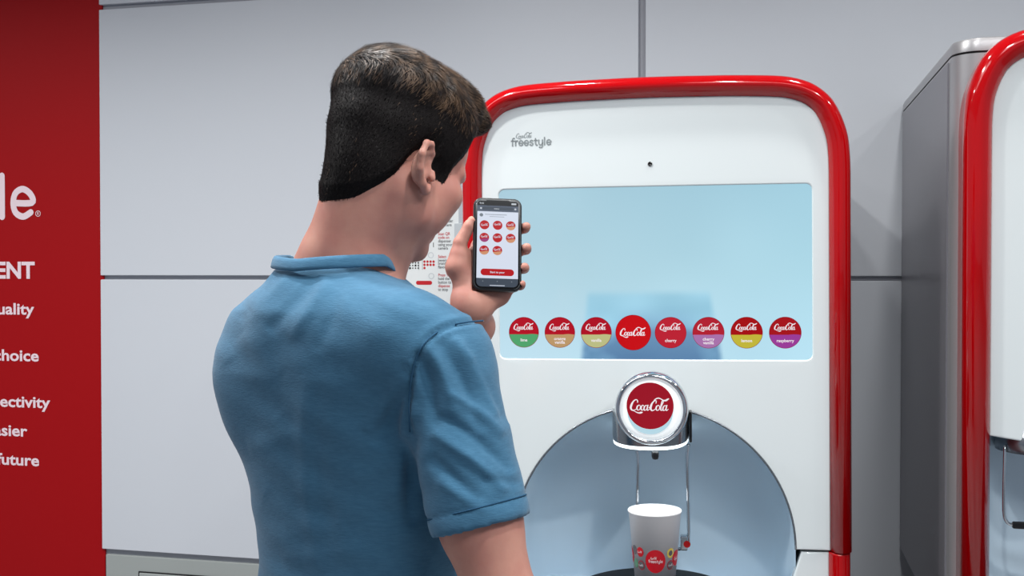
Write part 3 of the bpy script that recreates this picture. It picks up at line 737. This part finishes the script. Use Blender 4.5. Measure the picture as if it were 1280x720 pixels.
# ---- head
PH = radians(52); TH = radians(24); RO = radians(0)
r_ = np.array([sin(PH), -cos(PH), 0]); f0 = np.array([cos(PH), sin(PH), 0]); up_ = np.array([0, 0, 1.])
f_ = f0*cos(TH) - up_*sin(TH); u_ = f0*sin(TH) + up_*cos(TH)
HM = np.stack([r_, f_, u_], 1)            # columns: local x,y,z in the view frame
HS = .97
HC = V(538, 201, 1.34) - .074*HS*r_ + .010*HS*f_
def H(x, y, z): return HC + HM@(np.array([x, y, z])*HS)
hl = HC - .2; hh = HC + .2; hl = hl - np.array([.08, .0, .02]); hh[2] += 0.0
NB = V(424, 345, 1.385)                   # neck base
fh = Field(hl - np.array([0, .03, .04]), hh, .0022)
def he(c, r, k=.012, cut=False): fh.ell(H(*c), np.array(r)*HS, HM, k, cut)
def hc(a, b, ra, rb, k=.01, cut=False): fh.cap(H(*a), H(*b), ra*HS, rb*HS, k, cut)
he((0, -.008, .050), (.0745, .097, .080))
he((0, .040, .048), (.063, .056, .058), .02)
he((0, -.045, .025), (.060, .052, .052), .02)
he((0, .040, -.020), (.060, .058, .062), .02)
for s in (-1, 1):
    hc((s*.058, .002, -.026), (s*.050, .018, -.062), .016, .015, .02)
    hc((s*.050, .018, -.062), (s*.016, .070, -.089), .015, .014, .018)
    he((s*.047, .060, -.012), (.0225, .025, .020), .02)
    he((s*.038, .044, -.042), (.022, .032, .030), .02)
    hc((s*.034, .083, .027), (s*.012, .090, .026), .010, .009, .012)
    hc((s*.034, .083, .027), (s*.052, .068, .024), .010, .008, .012)
he((0, .068, -.077), (.024, .020, .021), .015)
for s in (-1, 1): he((s*.032, .096, .010), (.017, .016, .012), .008, True)
hc((0, .090, .018), (0, .105, -.020), .0070, .0090, .012); he((0, .101, -.024), (.014, .011, .009), .008)
hc((-.017, .085, -.053), (.017, .085, -.053), .0065, .0065, .008); hc((-.014, .083, -.063), (.014, .083, -.063), .0075, .0075, .008)
hc((-.02, .095, -.058), (.02, .095, -.058), .0015, .0015, .004, True)
# neck
fh.cap(H(0, -.030, -.030), NB + np.array([0, 0, -.02]) + .01*bf, .050, .054, .03)
fh.cap(H(0, -.043, -.02), NB - .018*bf + np.array([0, 0, -.01]), .034, .044, .03)
fh.cap(H(.045, -.01, -.045), NB + .040*br + .035*bf + np.array([0, 0, -.05]), .018, .022, .03)
fh.cap(H(-.045, -.01, -.045), NB - .040*br + .035*bf + np.array([0, 0, -.05]), .018, .022, .03)
fh.cap(NB - .015*bf - .012*br + np.array([0, 0, .022]), NB - .008*bf - .078*br + np.array([0, 0, -.045]), .022, .030, .035)
fh.cap(NB - .015*bf + .020*br + np.array([0, 0, .022]), NB - .008*bf + .080*br + np.array([0, 0, -.045]), .022, .030, .035)
bare = fh.a.copy()
# ears
def ear(s):
    ce, se = cos(radians(17)), sin(radians(17))
    def E(x, y, z): y0, z0 = y + .008, z - .005; return (s*(x + .001 - (.020 if s < 0 else 0)), -.021 + y0*ce*1.12 - z0*se, -.017 + y0*se + z0*ce)
    he(E(.0765, -.012, .006), (.007, .016, .024), .006)
    pts = [E(.074, .004, .016), E(.0795, .002, .026), E(.087, -.008, .035), E(.092, -.021, .033), E(.093, -.028, .018), E(.089, -.025, .000), E(.083, -.014, -.016), E(.079, -.004, -.023), E(.077, .003, -.016)]
    rr = [.003, .0036, .004, .0042, .0042, .004, .0052, .0056, .004]
    for i in range(len(pts) - 1): hc(pts[i], pts[i + 1], rr[i], rr[i + 1], .004)
    hc(E(.081, -.020, .004), E(.086, -.022, .020), .004, .0045, .007)
    hc(E(.083, -.016, .022), E(.084, -.005, .026), .003, .003, .005)
    he(E(.092, -.008, .005), (.012, .0095, .0130), .004, True)
    hc(E(.096, -.0195, .012), E(.095, -.008, .030), .0030, .0025, .003, True)
    hc(E(.079, .005, .002), E(.082, .004, -.006), .004, .004, .005)
ear(1); ear(-1)
hv, hf = fh.mesh()
# ---- rest of the body (under the clothes, right arm, legs)
SL = V(341, 438, 1.50); SR = V(554, 460, 1.275)
HEM = V(600, 652, 1.245); ELR = V(634, 768, 1.225)
zt = [-.66, -.50, -.37, -.25, -.13, -.05, .0]
tcx = [-.195, -.192, -.193, -.202, -.219, -.224, -.226]; tcy = [1.43, 1.425, 1.415, 1.405, 1.40, 1.395, 1.39]
tra = [.172, .160, .152, .158, .168, .136, .075]; trb = [.118, .112, .106, .112, .118, .105, .07]
fb = Field((-.62, .85, -1.5), (.3, 2.0, .0), .0065)
m_ = .012
fb.loft(zt, tcx, tcy, [a - m_ for a in tra], [a - m_ for a in trb], PB - pi/2, .03)
fb.cap(NB + np.array([0, 0, -.07]), SR, .05, .048, .03); fb.cap(NB + np.array([0, 0, -.07]), SL, .05, .046, .03)
fb.cap(SR, HEM, .050, .046, .02); fb.cap(HEM, ELR, .046, .038, .02)
WRR = ELR + .245*(bf*.75 + np.array([0, 0, -.62]) - br*.1)
fb.cap(ELR, WRR, .041, .026, .02); fb.cap(ELR + .05*(WRR - ELR)/.25, ELR + .1*(WRR - ELR)/.25, .043, .042, .02)
hd = (WRR - ELR); hd /= np.linalg.norm(hd)
fb.cap(WRR, WRR + hd*.07, .026, .034, .015)
for i, (o_, l) in enumerate([(-.024, .06), (-.008, .072), (.008, .068), (.024, .052)]):
    a = WRR + hd*.085 + bf*o_; b = a + hd*l*.5 - br*.008; c_ = b + hd*l*.5 - br*.025
    fb.chain([a, b, c_], [.0105, .0095, .0085], .004)
fb.chain([WRR + hd*.03 + bf*.025, WRR + hd*.06 + bf*.045 - br*.01, WRR + hd*.095 + bf*.05 - br*.02], [.014, .012, .010], .006)
WRL = V(594, 408, 1.705)
dsw = WRL - SL; ELL = SL + .55*dsw + np.array([0, 0, -.205]) - .02*bf
fb.cap(SL, ELL, .048, .040, .02); fb.cap(ELL, WRL, .040, .028, .02)
hip = np.array([-.195, 1.43, -.64]); kn = {}
for s in (-1, 1):
    hj = hip + br*s*.088; k_ = hj + np.array([0, 0, -.42]) + bf*.02 + br*s*.01; an = k_ + np.array([0, 0, -.37]) - bf*.03
    fb.cap(hj, k_, .082, .055, .03); fb.cap(k_, an, .056, .036, .02); fb.cap(an, an + bf*.13 + np.array([0, 0, -.03]), .034, .03, .02); kn[s] = (hj, k_, an)
bv, bfc = fb.mesh()
# ---- left hand and the lower forearm, fine
PC = V(621.5, 306, 1.66)                  # phone centre
px_ = np.array([cos(radians(-2)), .10, sin(radians(-2))]); px_ /= np.linalg.norm(px_)
pu_ = np.array([.075, .28, .957]); pu_ -= px_*np.dot(pu_, px_); pu_ /= np.linalg.norm(pu_)
pz_ = np.cross(px_, pu_); pz_ = pz_ if pz_[1] < 0 else -pz_    # towards the viewer
PM = np.stack([px_, pu_, pz_], 1)
def Q(x, y, z): return PC + PM@(np.array([x, y, z])/1000.)
fl = Field(PC - np.array([.16, .12, .20]), PC + np.array([.09, .12, .09]), .0016)
wr = WRL
def fing(pts, rs): fl.chain([Q(*p) for p in pts], [r/1000. for r in rs], .0035)
fing([(-24, 8, -30), (6, 26, -33), (31, 31, -24), (43.5, 31, -7), (45, 30.5, 3)], [10, 9.0, 8.2, 7.6, 6.8])
fing([(-22, -14, -34), (10, -4, -38), (35, -2, -26), (45.5, -3, -8), (45.5, -4, 4)], [10, 9.2, 8.6, 8.0, 7.2])
fing([(-20, -36, -34), (10, -32, -37), (33, -32, -25), (42.5, -34, -7), (42, -36, 5)], [10, 9.0, 8.4, 7.8, 7.2])
fing([(-16, -56, -31), (8, -58, -32), (28, -60, -21), (37, -61.5, -7), (38, -62, 2)], [9.5, 8.2, 7.6, 7.0, 6.4])
fing([(-44, -62, -22), (-60, -34, -12), (-57, 2, -5), (-44, 28, -1), (-39, 37, 1)], [17, 14.5, 10.5, 9, 7.6])
fl.cap(Q(-60, -34, -12), Q(-58, -18, -9), .0145, .0125, .01)
# palm
pk = .014
for p in [(-24, 6, -30), (-22, -14, -33), (-18, -36, -33), (-14, -55, -30)]:
    fl.cap(Q(*p), Q(-38, -96, -26), .0115, .017, pk)
fl.cap(Q(-26, -4, -26), Q(-60, -36, -14), .010, .013, pk)
fl.cap(Q(-40, -50, -24), Q(-46, -80, -22), .019, .021, pk)
fl.cap(Q(6, -72, -28), Q(-22, -94, -24), .0135, .018, pk); fl.cap(Q(-14, -56, -28), Q(8, -74, -27), .0125, .0125, pk)
fl.cap(Q(-38, -92, -25), wr, .023, .027, .02)
fl.cap(wr, wr + (ELL - wr)*.35, .0275, .034, .02)
# keep the palm behind the phone back
def phone_box(g):
    q = (g - PC)@PM; b = np.array([.0375, .0745, .0058]); d = np.abs(q) - b
    return np.sqrt((np.maximum(d, 0)**2).sum(-1)) + np.minimum(d.max(-1), 0)
fl.put(phone_box, PC - .09, PC + .09, .002, True)
lv, lf = fl.mesh()
# join into the one body mesh
allv = np.concatenate([hv, bv, lv]); allf = np.concatenate([hf, bfc + len(hv), lf + len(hv) + len(bv)])
M_skin = mat('skin', rgb(192, 140, 124), .5, spec=.3, sss=.12, noise=(22, (1, 1, 1), rgb(178, 122, 110), 5), bump=(420, (1, 1, 1), .15, .0006))
def relax(vs, fs, it=2, lam=.5):
    for _ in range(it):
        s_ = np.zeros_like(vs); c_ = np.zeros(len(vs))
        for a in range(4):
            i, j = fs[:, a], fs[:, (a + 1) % 4]
            for x, y in ((i, j), (j, i)):
                for q in range(3): s_[:, q] += np.bincount(x, vs[y, q], len(vs))
                c_ += np.bincount(x, minlength=len(vs))
        vs = vs + lam*(s_/np.maximum(c_, 1)[:, None] - vs)
    return vs
allv = relax(allv, allf, 2)
body = pymesh('body', tow(allv), allf, M_skin, man)
# nails, eyes and brows
M_nail = mat('nail', rgb(222, 172, 158), .3)
# eyes
M_eye = mat('eye_white', rgb(225, 222, 218), .1); M_iris = mat('iris', rgb(60, 42, 30), .1)
for s in (-1, 1):
    bm = bmesh.new(); bmesh.ops.create_uvsphere(bm, u_segments=24, v_segments=16, radius=.0118)
    R3 = Matrix(HM.tolist())
    for v in bm.verts: v.co = R3 @ Matrix.Rotation(-pi/2, 3, 'X') @ v.co
    o = bmobj('eyeball', bm, [M_eye, M_iris], man, 180); o.location = tow(H(s*.031, .079, .011)[None])[0]
    wd = Vector(RV@(f_ - .45*u_)).normalized()
    for v in o.data.vertices: v.co = Matrix(RV.tolist()) @ v.co
    for p in o.data.polygons: p.material_index = 1 if p.normal.normalized().dot(wd) > .88 else 0
# ---- hair
def hloc(g): return (g - HC)@HM/HS
fr = Field(hl - np.array([0, .03, .04]), hh, .0022)
sl, g = fr.sub(fr.lo, fr.lo + fr.h*(fr.n - 1))
q = hloc(g); X_, Y_, Z_ = q[..., 0], q[..., 1], q[..., 2]
ly = [-.13, -.100, -.085, -.066, -.054, -.044, -.032, -.016, -.004, .001, .008, .034, .040, .048, .06, .072, .084, .095, .14]
lz = [-.092, -.094, -.094, -.080, -.058, -.036, .002, .020, .014, -.006, -.010, -.010, .010, .030, .052, .070, .084, .090, .090]
zl = np.interp(Y_, ly, lz)
jit = .0016*np.sin(Y_*900 + X_*400)*np.sin(X_*700 - Y_*300)
side = np.clip((Z_ - zl + jit)*.22, -.004, .0055)
topk = np.clip((Z_ - .050)/.07, 0, 1); topk = topk*topk*(3 - 2*topk)
T = side + topk*.014*np.clip((Z_ - zl)/.02, 0, 1)
fr.a = np.maximum(bare, -1) - T.astype(np.float32)
# loose wave noise on the top of the hair
wob = np.sin(X_*170 + Y_*60)*np.sin(Y_*95 - X_*40 + 1) + .6*np.sin(X_*310 + Y_*140 + Z_*90)
fr.a -= (wob*.0012*topk).astype(np.float32)
# only the head part
keep = (Z_ > -.110)
fr.a = np.where(keep, fr.a, .02).astype(np.float32)
fr.ell(H(-.002, .068, .134), (.048, .036, .022), HM, .02)
fr.ell(H(.008, .088, .122), (.040, .022, .016), HM, .015)
fr.ell(H(.030, .090, .116), (.020, .016, .012), HM, .012)
fr.ell(H(0, .032, .138), (.052, .055, .019), HM, .02)
fr.ell(H(0, -.030, .118), (.052, .050, .018), HM, .02)
fr.ell(H(0, -.068, .088), (.054, .044, .044), HM, .02)
for sx2 in (-1, 1): fr.ell(H(sx2*.034, -.058, .084), (.036, .040, .040), HM, .02)
gv, gf = fr.mesh()
loc = hloc(gv)
M_hair = mat('hair_dark', rgb(24, 20, 20), .75, spec=.12, noise=(60, (1, 1, 1), rgb(17, 14, 15), 5))
hair = pymesh('hair', tow(gv), gf, M_hair, man); hair['label'] = 'short dark brown hair, longer and wavy on top'
# strands, one joined part
nrm = fr.grad(gv)
Zl = np.interp(loc[:, 1], ly, lz); hgt = loc[:, 2] - Zl
ok = (hgt > .003) & (fr.sample(gv) > -.003)
cand = np.where(ok)[0]
NS = 26000
pick = rng.choice(cand, NS); P0 = gv[pick] + rng.normal(0, .0012, (NS, 3)); L0 = loc[pick]
def flow(lp):
    x, y, z = lp[:, 0], lp[:, 1], lp[:, 2]
    top = np.clip((z - .075)/.035, 0, 1)[:, None]
    sw = np.stack([.55 + .35*np.sin(y*50 + x*20), .95 + 0*x, .10 + 0*x], -1)           # swept forward and across
    sd = np.stack([0*x, -.25 + 1.1*np.clip(y/.08, -.2, 1), -1 + 0*x], -1)               # down the sides
    return sw*top + sd*(1 - top)
seg = 5; tp = np.clip((L0[:, 2] - .06)/.05, 0, 1)
ln = (.006 + .024*tp)*rng.uniform(.6, 1.3, NS)
# clumping: shared direction noise
ph = np.sin(L0[:, 0]*260 + L0[:, 1]*110) + np.sin(L0[:, 1]*230 - L0[:, 2]*160)
pts = [P0]; P = P0.copy()
rd = rng.normal(0, .22, (NS, 3)); lift = rng.uniform(.0, 1, NS)*(.0004 + .0050*tp)
for i in range(seg):
    d = (flow(hloc(P)) + rd + (ph*.22*(tp + .3))[:, None]*np.array([1, -.3, .2]))@HM.T
    n = fr.grad(P); d = d - n*(d*n).sum(1, keepdims=True); d /= np.linalg.norm(d, axis=1, keepdims=True) + 1e-9
    P = P + d*(ln/seg)[:, None]; dd = fr.sample(P); tgt = lift*((i + 1)/seg)**1.3 + .0004
    P = P - n*(np.clip(dd - tgt, -.004, .004))[:, None]; pts.append(P.copy())
pts = np.stack(pts, 1)                    # NS, seg+1, 3
tan_ = np.gradient(pts, axis=1); nn = np.stack([fr.grad(pts[:, i]) for i in range(seg + 1)], 1)
sdv = np.cross(tan_, nn); sdv /= np.linalg.norm(sdv, axis=2, keepdims=True) + 1e-9
wv_ = (np.array([.8, 1, 1, .85, .6, .12])*.00042)[None, :, None]*rng.uniform(.6, 1.3, (NS, 1, 1))
A3 = pts + sdv*wv_; B3 = pts - sdv*wv_
sv = np.stack([A3, B3], 2).reshape(-1, 3)
b0 = np.arange(NS)[:, None]*(seg + 1)*2 + np.arange(seg)[None]*2
sf = np.stack([b0, b0 + 1, b0 + 3, b0 + 2], -1).reshape(-1, 4)
M_str = mat('hair_strand', rgb(98, 76, 58), .45, spec=.3, noise=(70, (1, 1, 1), rgb(30, 23, 21), 3))  # lighter top hair, with the overhead sheen put into the brown colour
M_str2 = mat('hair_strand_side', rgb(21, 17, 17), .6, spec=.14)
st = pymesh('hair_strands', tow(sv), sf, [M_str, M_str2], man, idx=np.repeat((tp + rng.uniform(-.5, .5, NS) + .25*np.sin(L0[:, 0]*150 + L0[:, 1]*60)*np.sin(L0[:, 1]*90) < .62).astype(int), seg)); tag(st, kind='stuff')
# brows
F2v = []; F2f = []
for s in (-1, 1):
    c = catmull([H(s*.014, .0975, .034), H(s*.033, .0935, .037), H(s*.051, .077, .030)], 5)
    v, f = tube(c, [.0022*(1 - abs(i/(len(c) - 1) - .4)*.9) for i in range(len(c))], 8)
    pymesh('eyebrow', tow(np.array(v)), f, M_hair, man)

# ---- t-shirt
ft = Field((-.56, 1.0, -.69), (.12, 1.78, .06), .0040)
ft.loft(zt, tcx, tcy, tra, trb, PB - pi/2, .03)
ft.cap(NB + np.array([0, 0, -.070]) + .02*br, SR + np.array([0, 0, .004]), .054, .060, .03)
ft.cap(NB + np.array([0, 0, -.066]), SL, .058, .053, .035)
ft.cap(V(392, 400, 1.36), V(500, 420, 1.27), .055, .055, .05)          # shoulder blades
ft.ell(V(470, 470, 1.315), (.075, .05, .09), None, .05); ft.ell(V(335, 470, 1.43), (.06, .05, .09), None, .05)
ft.cap(SR, HEM, .0605, .0590, .016)
ax_ = (HEM - SR)/np.linalg.norm(HEM - SR)
ft.cap(HEM + ax_*.012, HEM + ax_*.10, .0520, .0520, .002, True)        # hollow under the hem
def hemcut(g):                            # everything beyond the hem plane, near the arm
    d = (g - (HEM + ax_*.006))@ax_; p = g - HEM; t = p@ax_; rr = np.sqrt(np.maximum((p**2).sum(-1) - t*t, 0))
    return np.maximum(-d, rr - .085)
ft.put(hemcut, HEM - .12, HEM + .16, .003, True)
SLV = SL + (ELL - SL)*.72
ft.cap(SL, SLV, .058, .056, .016)
ax2 = (SLV - SL)/np.linalg.norm(SLV - SL)
# neck opening
ft.cap(NB + np.array([0, 0, -.05]), NB + np.array([0, 0, .12]), .060, .084, .006, True)
tv, tf = ft.mesh(); tv = relax(tv, tf, 3)
nr = ft.grad(tv)
pxl = 640 + FPX*tv[:, 0]/tv[:, 1]; pyl = 339 - FPX*tv[:, 2]/tv[:, 1]
vis = np.clip(-nr[:, 1]*2.0 + .8, 0, 1)
D = np.zeros(len(tv))
def fold(a, b, wd, dep, c=None):
    global D
    dep = dep*(1.15 if a[0] > 505 else .62); P_ = [a, c, b] if c else [a, b]; pl = catmull(P_, 8)
    best = np.full(len(tv), 1e9); tt = np.zeros(len(tv)); n = len(pl) - 1
    for i in range(n):
        x0, y0 = pl[i]; x1, y1 = pl[i + 1]; dx_, dy_ = x1 - x0, y1 - y0; L_ = dx_*dx_ + dy_*dy_ + 1e-9
        t = np.clip(((pxl - x0)*dx_ + (pyl - y0)*dy_)/L_, 0, 1); d = np.hypot(pxl - x0 - t*dx_, pyl - y0 - t*dy_)
        m = d < best; best[m] = d[m]; tt[m] = (i + t[m])/n
    D += dep*np.exp(-(best/wd)**2)*np.sin(np.clip(tt, 0, 1)*pi)**.5*vis*1.4
# collar tension, back creases, sleeve creases (dep in metres; + is a ridge)
for a, b, wd, dep, c in [((398, 345), (335, 415), 9, -.0035, None), ((412, 350), (362, 425), 8, .003, None), ((425, 350), (395, 440), 9, -.0018, (415, 395)),
    ((372, 340), (310, 385), 8, .0022, None), ((350, 345), (298, 400), 8, -.002, None),
    ((382, 470), (398, 720), 10, .0022, (380, 600)), ((398, 480), (420, 720), 12, -.0016, (400, 600)),
    ((455, 350), (540, 380), 7, -.0014, None), ((440, 362), (530, 400), 8, .0014, None), ((500, 345), (575, 385), 7, .0016, None),
    ((512, 455), (470, 560), 10, -.003, (495, 510)), ((508, 470), (455, 540), 9, .003, (485, 500)), ((514, 500), (490, 640), 10, .003, (500, 580)), ((518, 520), (512, 660), 8, -.004, (512, 600)),
    ((520, 440), (545, 540), 8, -.0035, (535, 480)), ((530, 425), (570, 520), 8, .0035, (552, 465)), ((548, 425), (602, 540), 8, -.003, (580, 480)), ((565, 420), (625, 520), 7, .0032, (600, 470)),
    ((545, 520), (640, 590), 7, -.0032, (590, 545)), ((540, 540), (635, 615), 7, .0032, (590, 575)), ((560, 490), (630, 545), 6, .003, (595, 512)), ((590, 450), (636, 530), 6, -.0028, None),
    ((535, 570), (600, 630), 8, -.0028, None), ((548, 600), (610, 640), 7, .002, None), ((600, 600), (652, 605), 6, -.002, None),
    ((300, 420), (350, 470), 12, .0018, None), ((285, 450), (345, 520), 14, -.0018, None), ((310, 560), (380, 540), 12, .0016, None), ((330, 620), (420, 650), 14, -.002, None), ((420, 500), (480, 540), 14, -.0012, None),
    ((440, 600), (540, 560), 12, .002, None), ((430, 660), (545, 610), 12, -.002, None), ((350, 700), (450, 690), 12, .0015, None)]:
    fold(a, b, wd, dep, c)
# armhole seam (sunk line with a raised lip), sleeve hem stitching
seam = [(604, 401), (575, 404), (548, 414), (527, 434), (516, 462), (511, 500), (512, 540)]
def pline(pl):
    best = np.full(len(tv), 1e9); sg_ = np.zeros(len(tv))
    pl = catmull(pl, 6)
    for i in range(len(pl) - 1):
        x0, y0 = pl[i]; x1, y1 = pl[i + 1]; dx_, dy_ = x1 - x0, y1 - y0; L_ = dx_*dx_ + dy_*dy_
        t = np.clip(((pxl - x0)*dx_ + (pyl - y0)*dy_)/L_, 0, 1); d = np.hypot(pxl - x0 - t*dx_, pyl - y0 - t*dy_)
        m = d < best; best[m] = d[m]; sg_[m] = np.sign(dx_*(pyl - y0) - dy_*(pxl - x0))[m]
    return best, sg_
front = nr[:, 1] < .3
bd, sg_ = pline(seam)
D += np.where(front, -.0034*np.exp(-(bd/3.2)**2) + .0014*np.exp(-((bd - 7)/4)**2), 0)
along = (tv - HEM)@ax_; rad = np.linalg.norm(tv - HEM - along[:, None]*ax_, axis=1)
nearh = (rad < .08) & (rad > .045)
D += np.where(nearh, -.0014*np.exp(-((along + .018)/.0022)**2) + .0007*np.exp(-((along + .008)/.008)**2), 0)
# small cloth unevenness
D += .0006*np.sin(tv[:, 0]*70 + 3*np.sin(tv[:, 2]*31))*np.sin(tv[:, 2]*55 + tv[:, 0]*20) + .0004*np.sin(tv[:, 2]*130 + tv[:, 0]*60)
tv2 = tv + nr*D[:, None]
M_shirt = mat('blue_cotton', rgb(68, 113, 142), .9, spec=.15, sheen=.15, noise=(80, (1, 1, 4), rgb(62, 106, 135), 6), bump=(170, (1, 1, 4), .4, .0009))
shirt = pymesh('t_shirt', tow(tv2), tf, M_shirt, man); shirt['label'] = 'blue crew-neck cotton t-shirt'
# stitched seams, thin cords lying on the cloth
M_seam = mat('seam_thread', rgb(46, 82, 110), .9, spec=.1)
px2 = 640 + FPX*tv2[:, 0]/tv2[:, 1]; py2 = 339 - FPX*tv2[:, 2]/tv2[:, 1]
sp_ = []
for q in catmull(seam, 6):
    m = np.where((np.hypot(px2 - q[0], py2 - q[1]) < 6) & (nr[:, 1] < .2))[0]
    if len(m):
        y_ = np.sort(tv2[m, 1])[:max(3, len(m)//2)].mean() - .0016
        sp_.append([(q[0] - 640)/FPX*y_, y_, (339 - q[1])/FPX*y_])
sp_ = np.array(sp_)
for _ in range(2): sp_[1:-1] = (sp_[:-2] + sp_[1:-1]*2 + sp_[2:])/4
vs, fs = tube(sp_, .0011, 6); pymesh('armhole_seam', tow(np.array(vs)), fs, M_seam, shirt)
e1 = np.cross(ax_, [0, 1, 0]); e1 /= np.linalg.norm(e1); e2 = np.cross(ax_, e1)
rel = tv2 - HEM; al_ = rel@ax_; an_ = np.arctan2(rel@e2, rel@e1); rd_ = np.hypot(rel@e1, rel@e2); hp = []
for a in np.linspace(-pi, pi, 49)[:-1]:
    m = (np.abs(al_ + .017) < .004) & (np.abs(np.angle(np.exp(1j*(an_ - a)))) < .12) & (rd_ < .085) & (rd_ > .045)
    if m.any(): r0 = rd_[m].mean() + .0006; hp.append(HEM - .017*ax_ + r0*(e1*cos(a) + e2*sin(a)))
hp.append(hp[0]); vs, fs = tube(hp, .0009, 6); pymesh('hem_seam', tow(np.array(vs)), fs, M_seam, shirt)
# collar band
ring = []
CT = V(419, 332, 1.375)
for i in range(48):
    a = 2*pi*i/48; u = .080*cos(a); v = .071*sin(a)
    ring.append(CT + br*u + bf*v + np.array([0, 0, -.024*max(sin(a), 0) + .006*abs(cos(a))]))
vs = []; fs = []
prof = [(.0022, .0085), (.0036, .004), (.0038, -.003), (.0034, -.0075), (.0016, -.009), (-.0012, -.006), (-.0018, .004), (.0, .0095)]
for i, p in enumerate(ring):
    o_ = p - CT; o_[2] = 0; o_ /= np.linalg.norm(o_); upv = np.array([0, 0, 1.]) - o_*.25
    for a, b in prof: vs.append(p + o_*a*1.0 + upv*b*.85)
k = len(prof); n = len(ring)
for i in range(n):
    for j in range(k): fs.append((i*k + j, ((i + 1) % n)*k + j, ((i + 1) % n)*k + (j + 1) % k, i*k + (j + 1) % k))
pymesh('collar', tow(np.array(vs)), fs, M_shirt, man)['label'] = 'ribbed blue collar band'
# ---- trousers and shoes
fp = Field((-.45, 1.1, -1.46), (.1, 1.75, -.56), .008)
fp.loft([-.70, -.60], [-.195, -.193], [1.43, 1.43], [.178, .17], [.122, .118], PB - pi/2, .03)
for s in (-1, 1):
    hj, k_, an = kn[s]; fp.cap(hj, k_, .094, .072, .02); fp.cap(k_, an + np.array([0, 0, .03]), .072, .062, .02)
pv, pf = fp.mesh(); pv = relax(pv, pf, 2)
pymesh('trousers', tow(pv), pf, mat('dark_denim', rgb(38, 44, 58), .85), man)
for s in (-1, 1):
    hj, k_, an = kn[s]; fs_ = Field(an - .22, an + .22, .006)
    z0 = -1.5 + .032; a = np.array([an[0], an[1], z0 + .012]); b = a + bf*.15
    fs_.cap(a - bf*.03, a + bf*.04, .044, .044, .02); fs_.cap(a + bf*.02, b, .042, .036, .02); fs_.cap(a, an, .045, .042, .02)
    def flr(g): return g[..., 2] + 1.4995
    fs_.put(flr, an - .25, an + .25, .001, True)
    sv_, sf_ = fs_.mesh(); pymesh('shoe', tow(sv_), sf_, mat('shoe_grey', rgb(70, 70, 74), .7), man)

# ------------------------------------------------------------------ the phone
pw = v2w(PC)
ph_ = bpy.data.objects.new('smartphone', None); COL.objects.link(ph_)
Rm = RV@np.stack([px_, -pz_, pu_], 1)      # local x right, y away, z up
ph_.matrix_world = Matrix([[*Rm[0], pw[0]], [*Rm[1], pw[1]], [*Rm[2], pw[2]], [0, 0, 0, 1]])
tag(ph_, 'black smartphone with lit screen of red round icons, held in the man\'s raised hand', 'phone')
bmobj('case', plate(rrect(-.0375, .0375, -.0745, .0745, .0125, 8), [], .0104, .0028, -.0052, res=4), mat('case_black', rgb(18, 22, 26), .35), ph_, 40)
bmobj('glass', plate(rrect(-.0343, .0343, -.0713, .0713, .0105, 8), [], .0012, .0003, -.0060), mat('phone_glass', rgb(6, 6, 8), .08), ph_, 40)
F = Flat()
c_bar = (70, 78, 92)
F.poly(rrect(-.0318, .0318, -.0688, .0688, .008), 1)                       # dark toolbars
F.poly([(-.0318, -.0555), (.0318, -.0555), (.0318, .0515), (-.0318, .0515)], 0, .0002)
F.poly([(-.0318, .0615), (.0318, .0615), (.0318, .0515), (-.0318, .0515)], 5, .0002)
F.poly([(-.0318, .0610), (-.0318, .0650), (-.0315, .0660), (-.029, .0688), (.029, .0688), (.0315, .0660), (.0318, .0650), (.0318, .0610)], 3, .0002)
F.poly(rrect(-.019, .019, .0645, .0700, .0025), 3, .0005)
F.text('9:41', .0042, -.0285, .0632, 4, .02, lift=.0004); F.poly(rrect(.021, .0285, .0634, .0662, .0005), 4, .0004)
F.poly(rrect(-.024, .024, .0538, .0592, .002), 1, .0004); F.text('menu', .0036, -.006, .0552, 4, .01, lift=.0006)
F.poly(circ(-.0262, .0565, .0016, 12), 4, .0004); F.poly(circ(.0272, .0565, .0016, 12), 4, .0004)
F.poly(circ(-.0255, .0455, .0028, 16), 6, .0004); F.poly(rrect(-.020, .014, .0462, .0470, .0003), 6, .0004); F.poly(rrect(-.013, .010, .0430, .0436, .0003), 6, .0004)
tans = {0: None, 1: None, 2: 7, 3: 8, 4: None, 5: 7, 6: 7, 7: 7}
for i in range(8):
    cx = -.0205 + .0203*(i % 3); cz = .0295 - .0203*(i//3)
    F.poly(circ(cx, cz, .0074, 28), 2, .0004)
    if tans[i]:
        top = [(cx - .0072 + .0144*k/8, cz - .0018 + .0006*sin((k/8 - .5)*5)) for k in range(9)]; low = [(cx + .0073*cos(radians(a)), cz + .0073*sin(radians(a))) for a in np.linspace(-14, -166, 14)]
        F.poly(top + low, tans[i], .0006)
    script_logo(F, cx, cz + (.0015 if i else 0), .0105, 0, .0008, 1.3)
F.poly(rrect(-.0255, .0255, -.0512, -.0405, .0052), 2, .0004); F.text('Start to pour', .0042, 0, -.0472, 0, .02, 'CENTER', .0006)
F.poly(rrect(-.0115, .0115, -.0672, -.0662, .0004), 0, .0004)
for x in (-.022, 0, .022): F.poly(circ(x, -.0602, .0009, 10), 6, .0004)
F.build('screen', [glow('pscreen', (222, 230, 246)), glow('pbar', (66, 76, 90)), glow('pred', (188, 6, 20)), glow('pblack', (8, 8, 12)), glow('pgrey', (200, 206, 214)), glow('pbar2', (84, 94, 112)), glow('pmid', (120, 130, 140)), glow('ptan', (214, 150, 110)), glow('plil', (160, 60, 120))], ph_, lambda u, v, l: (u, -.00625 - l*.25, v))
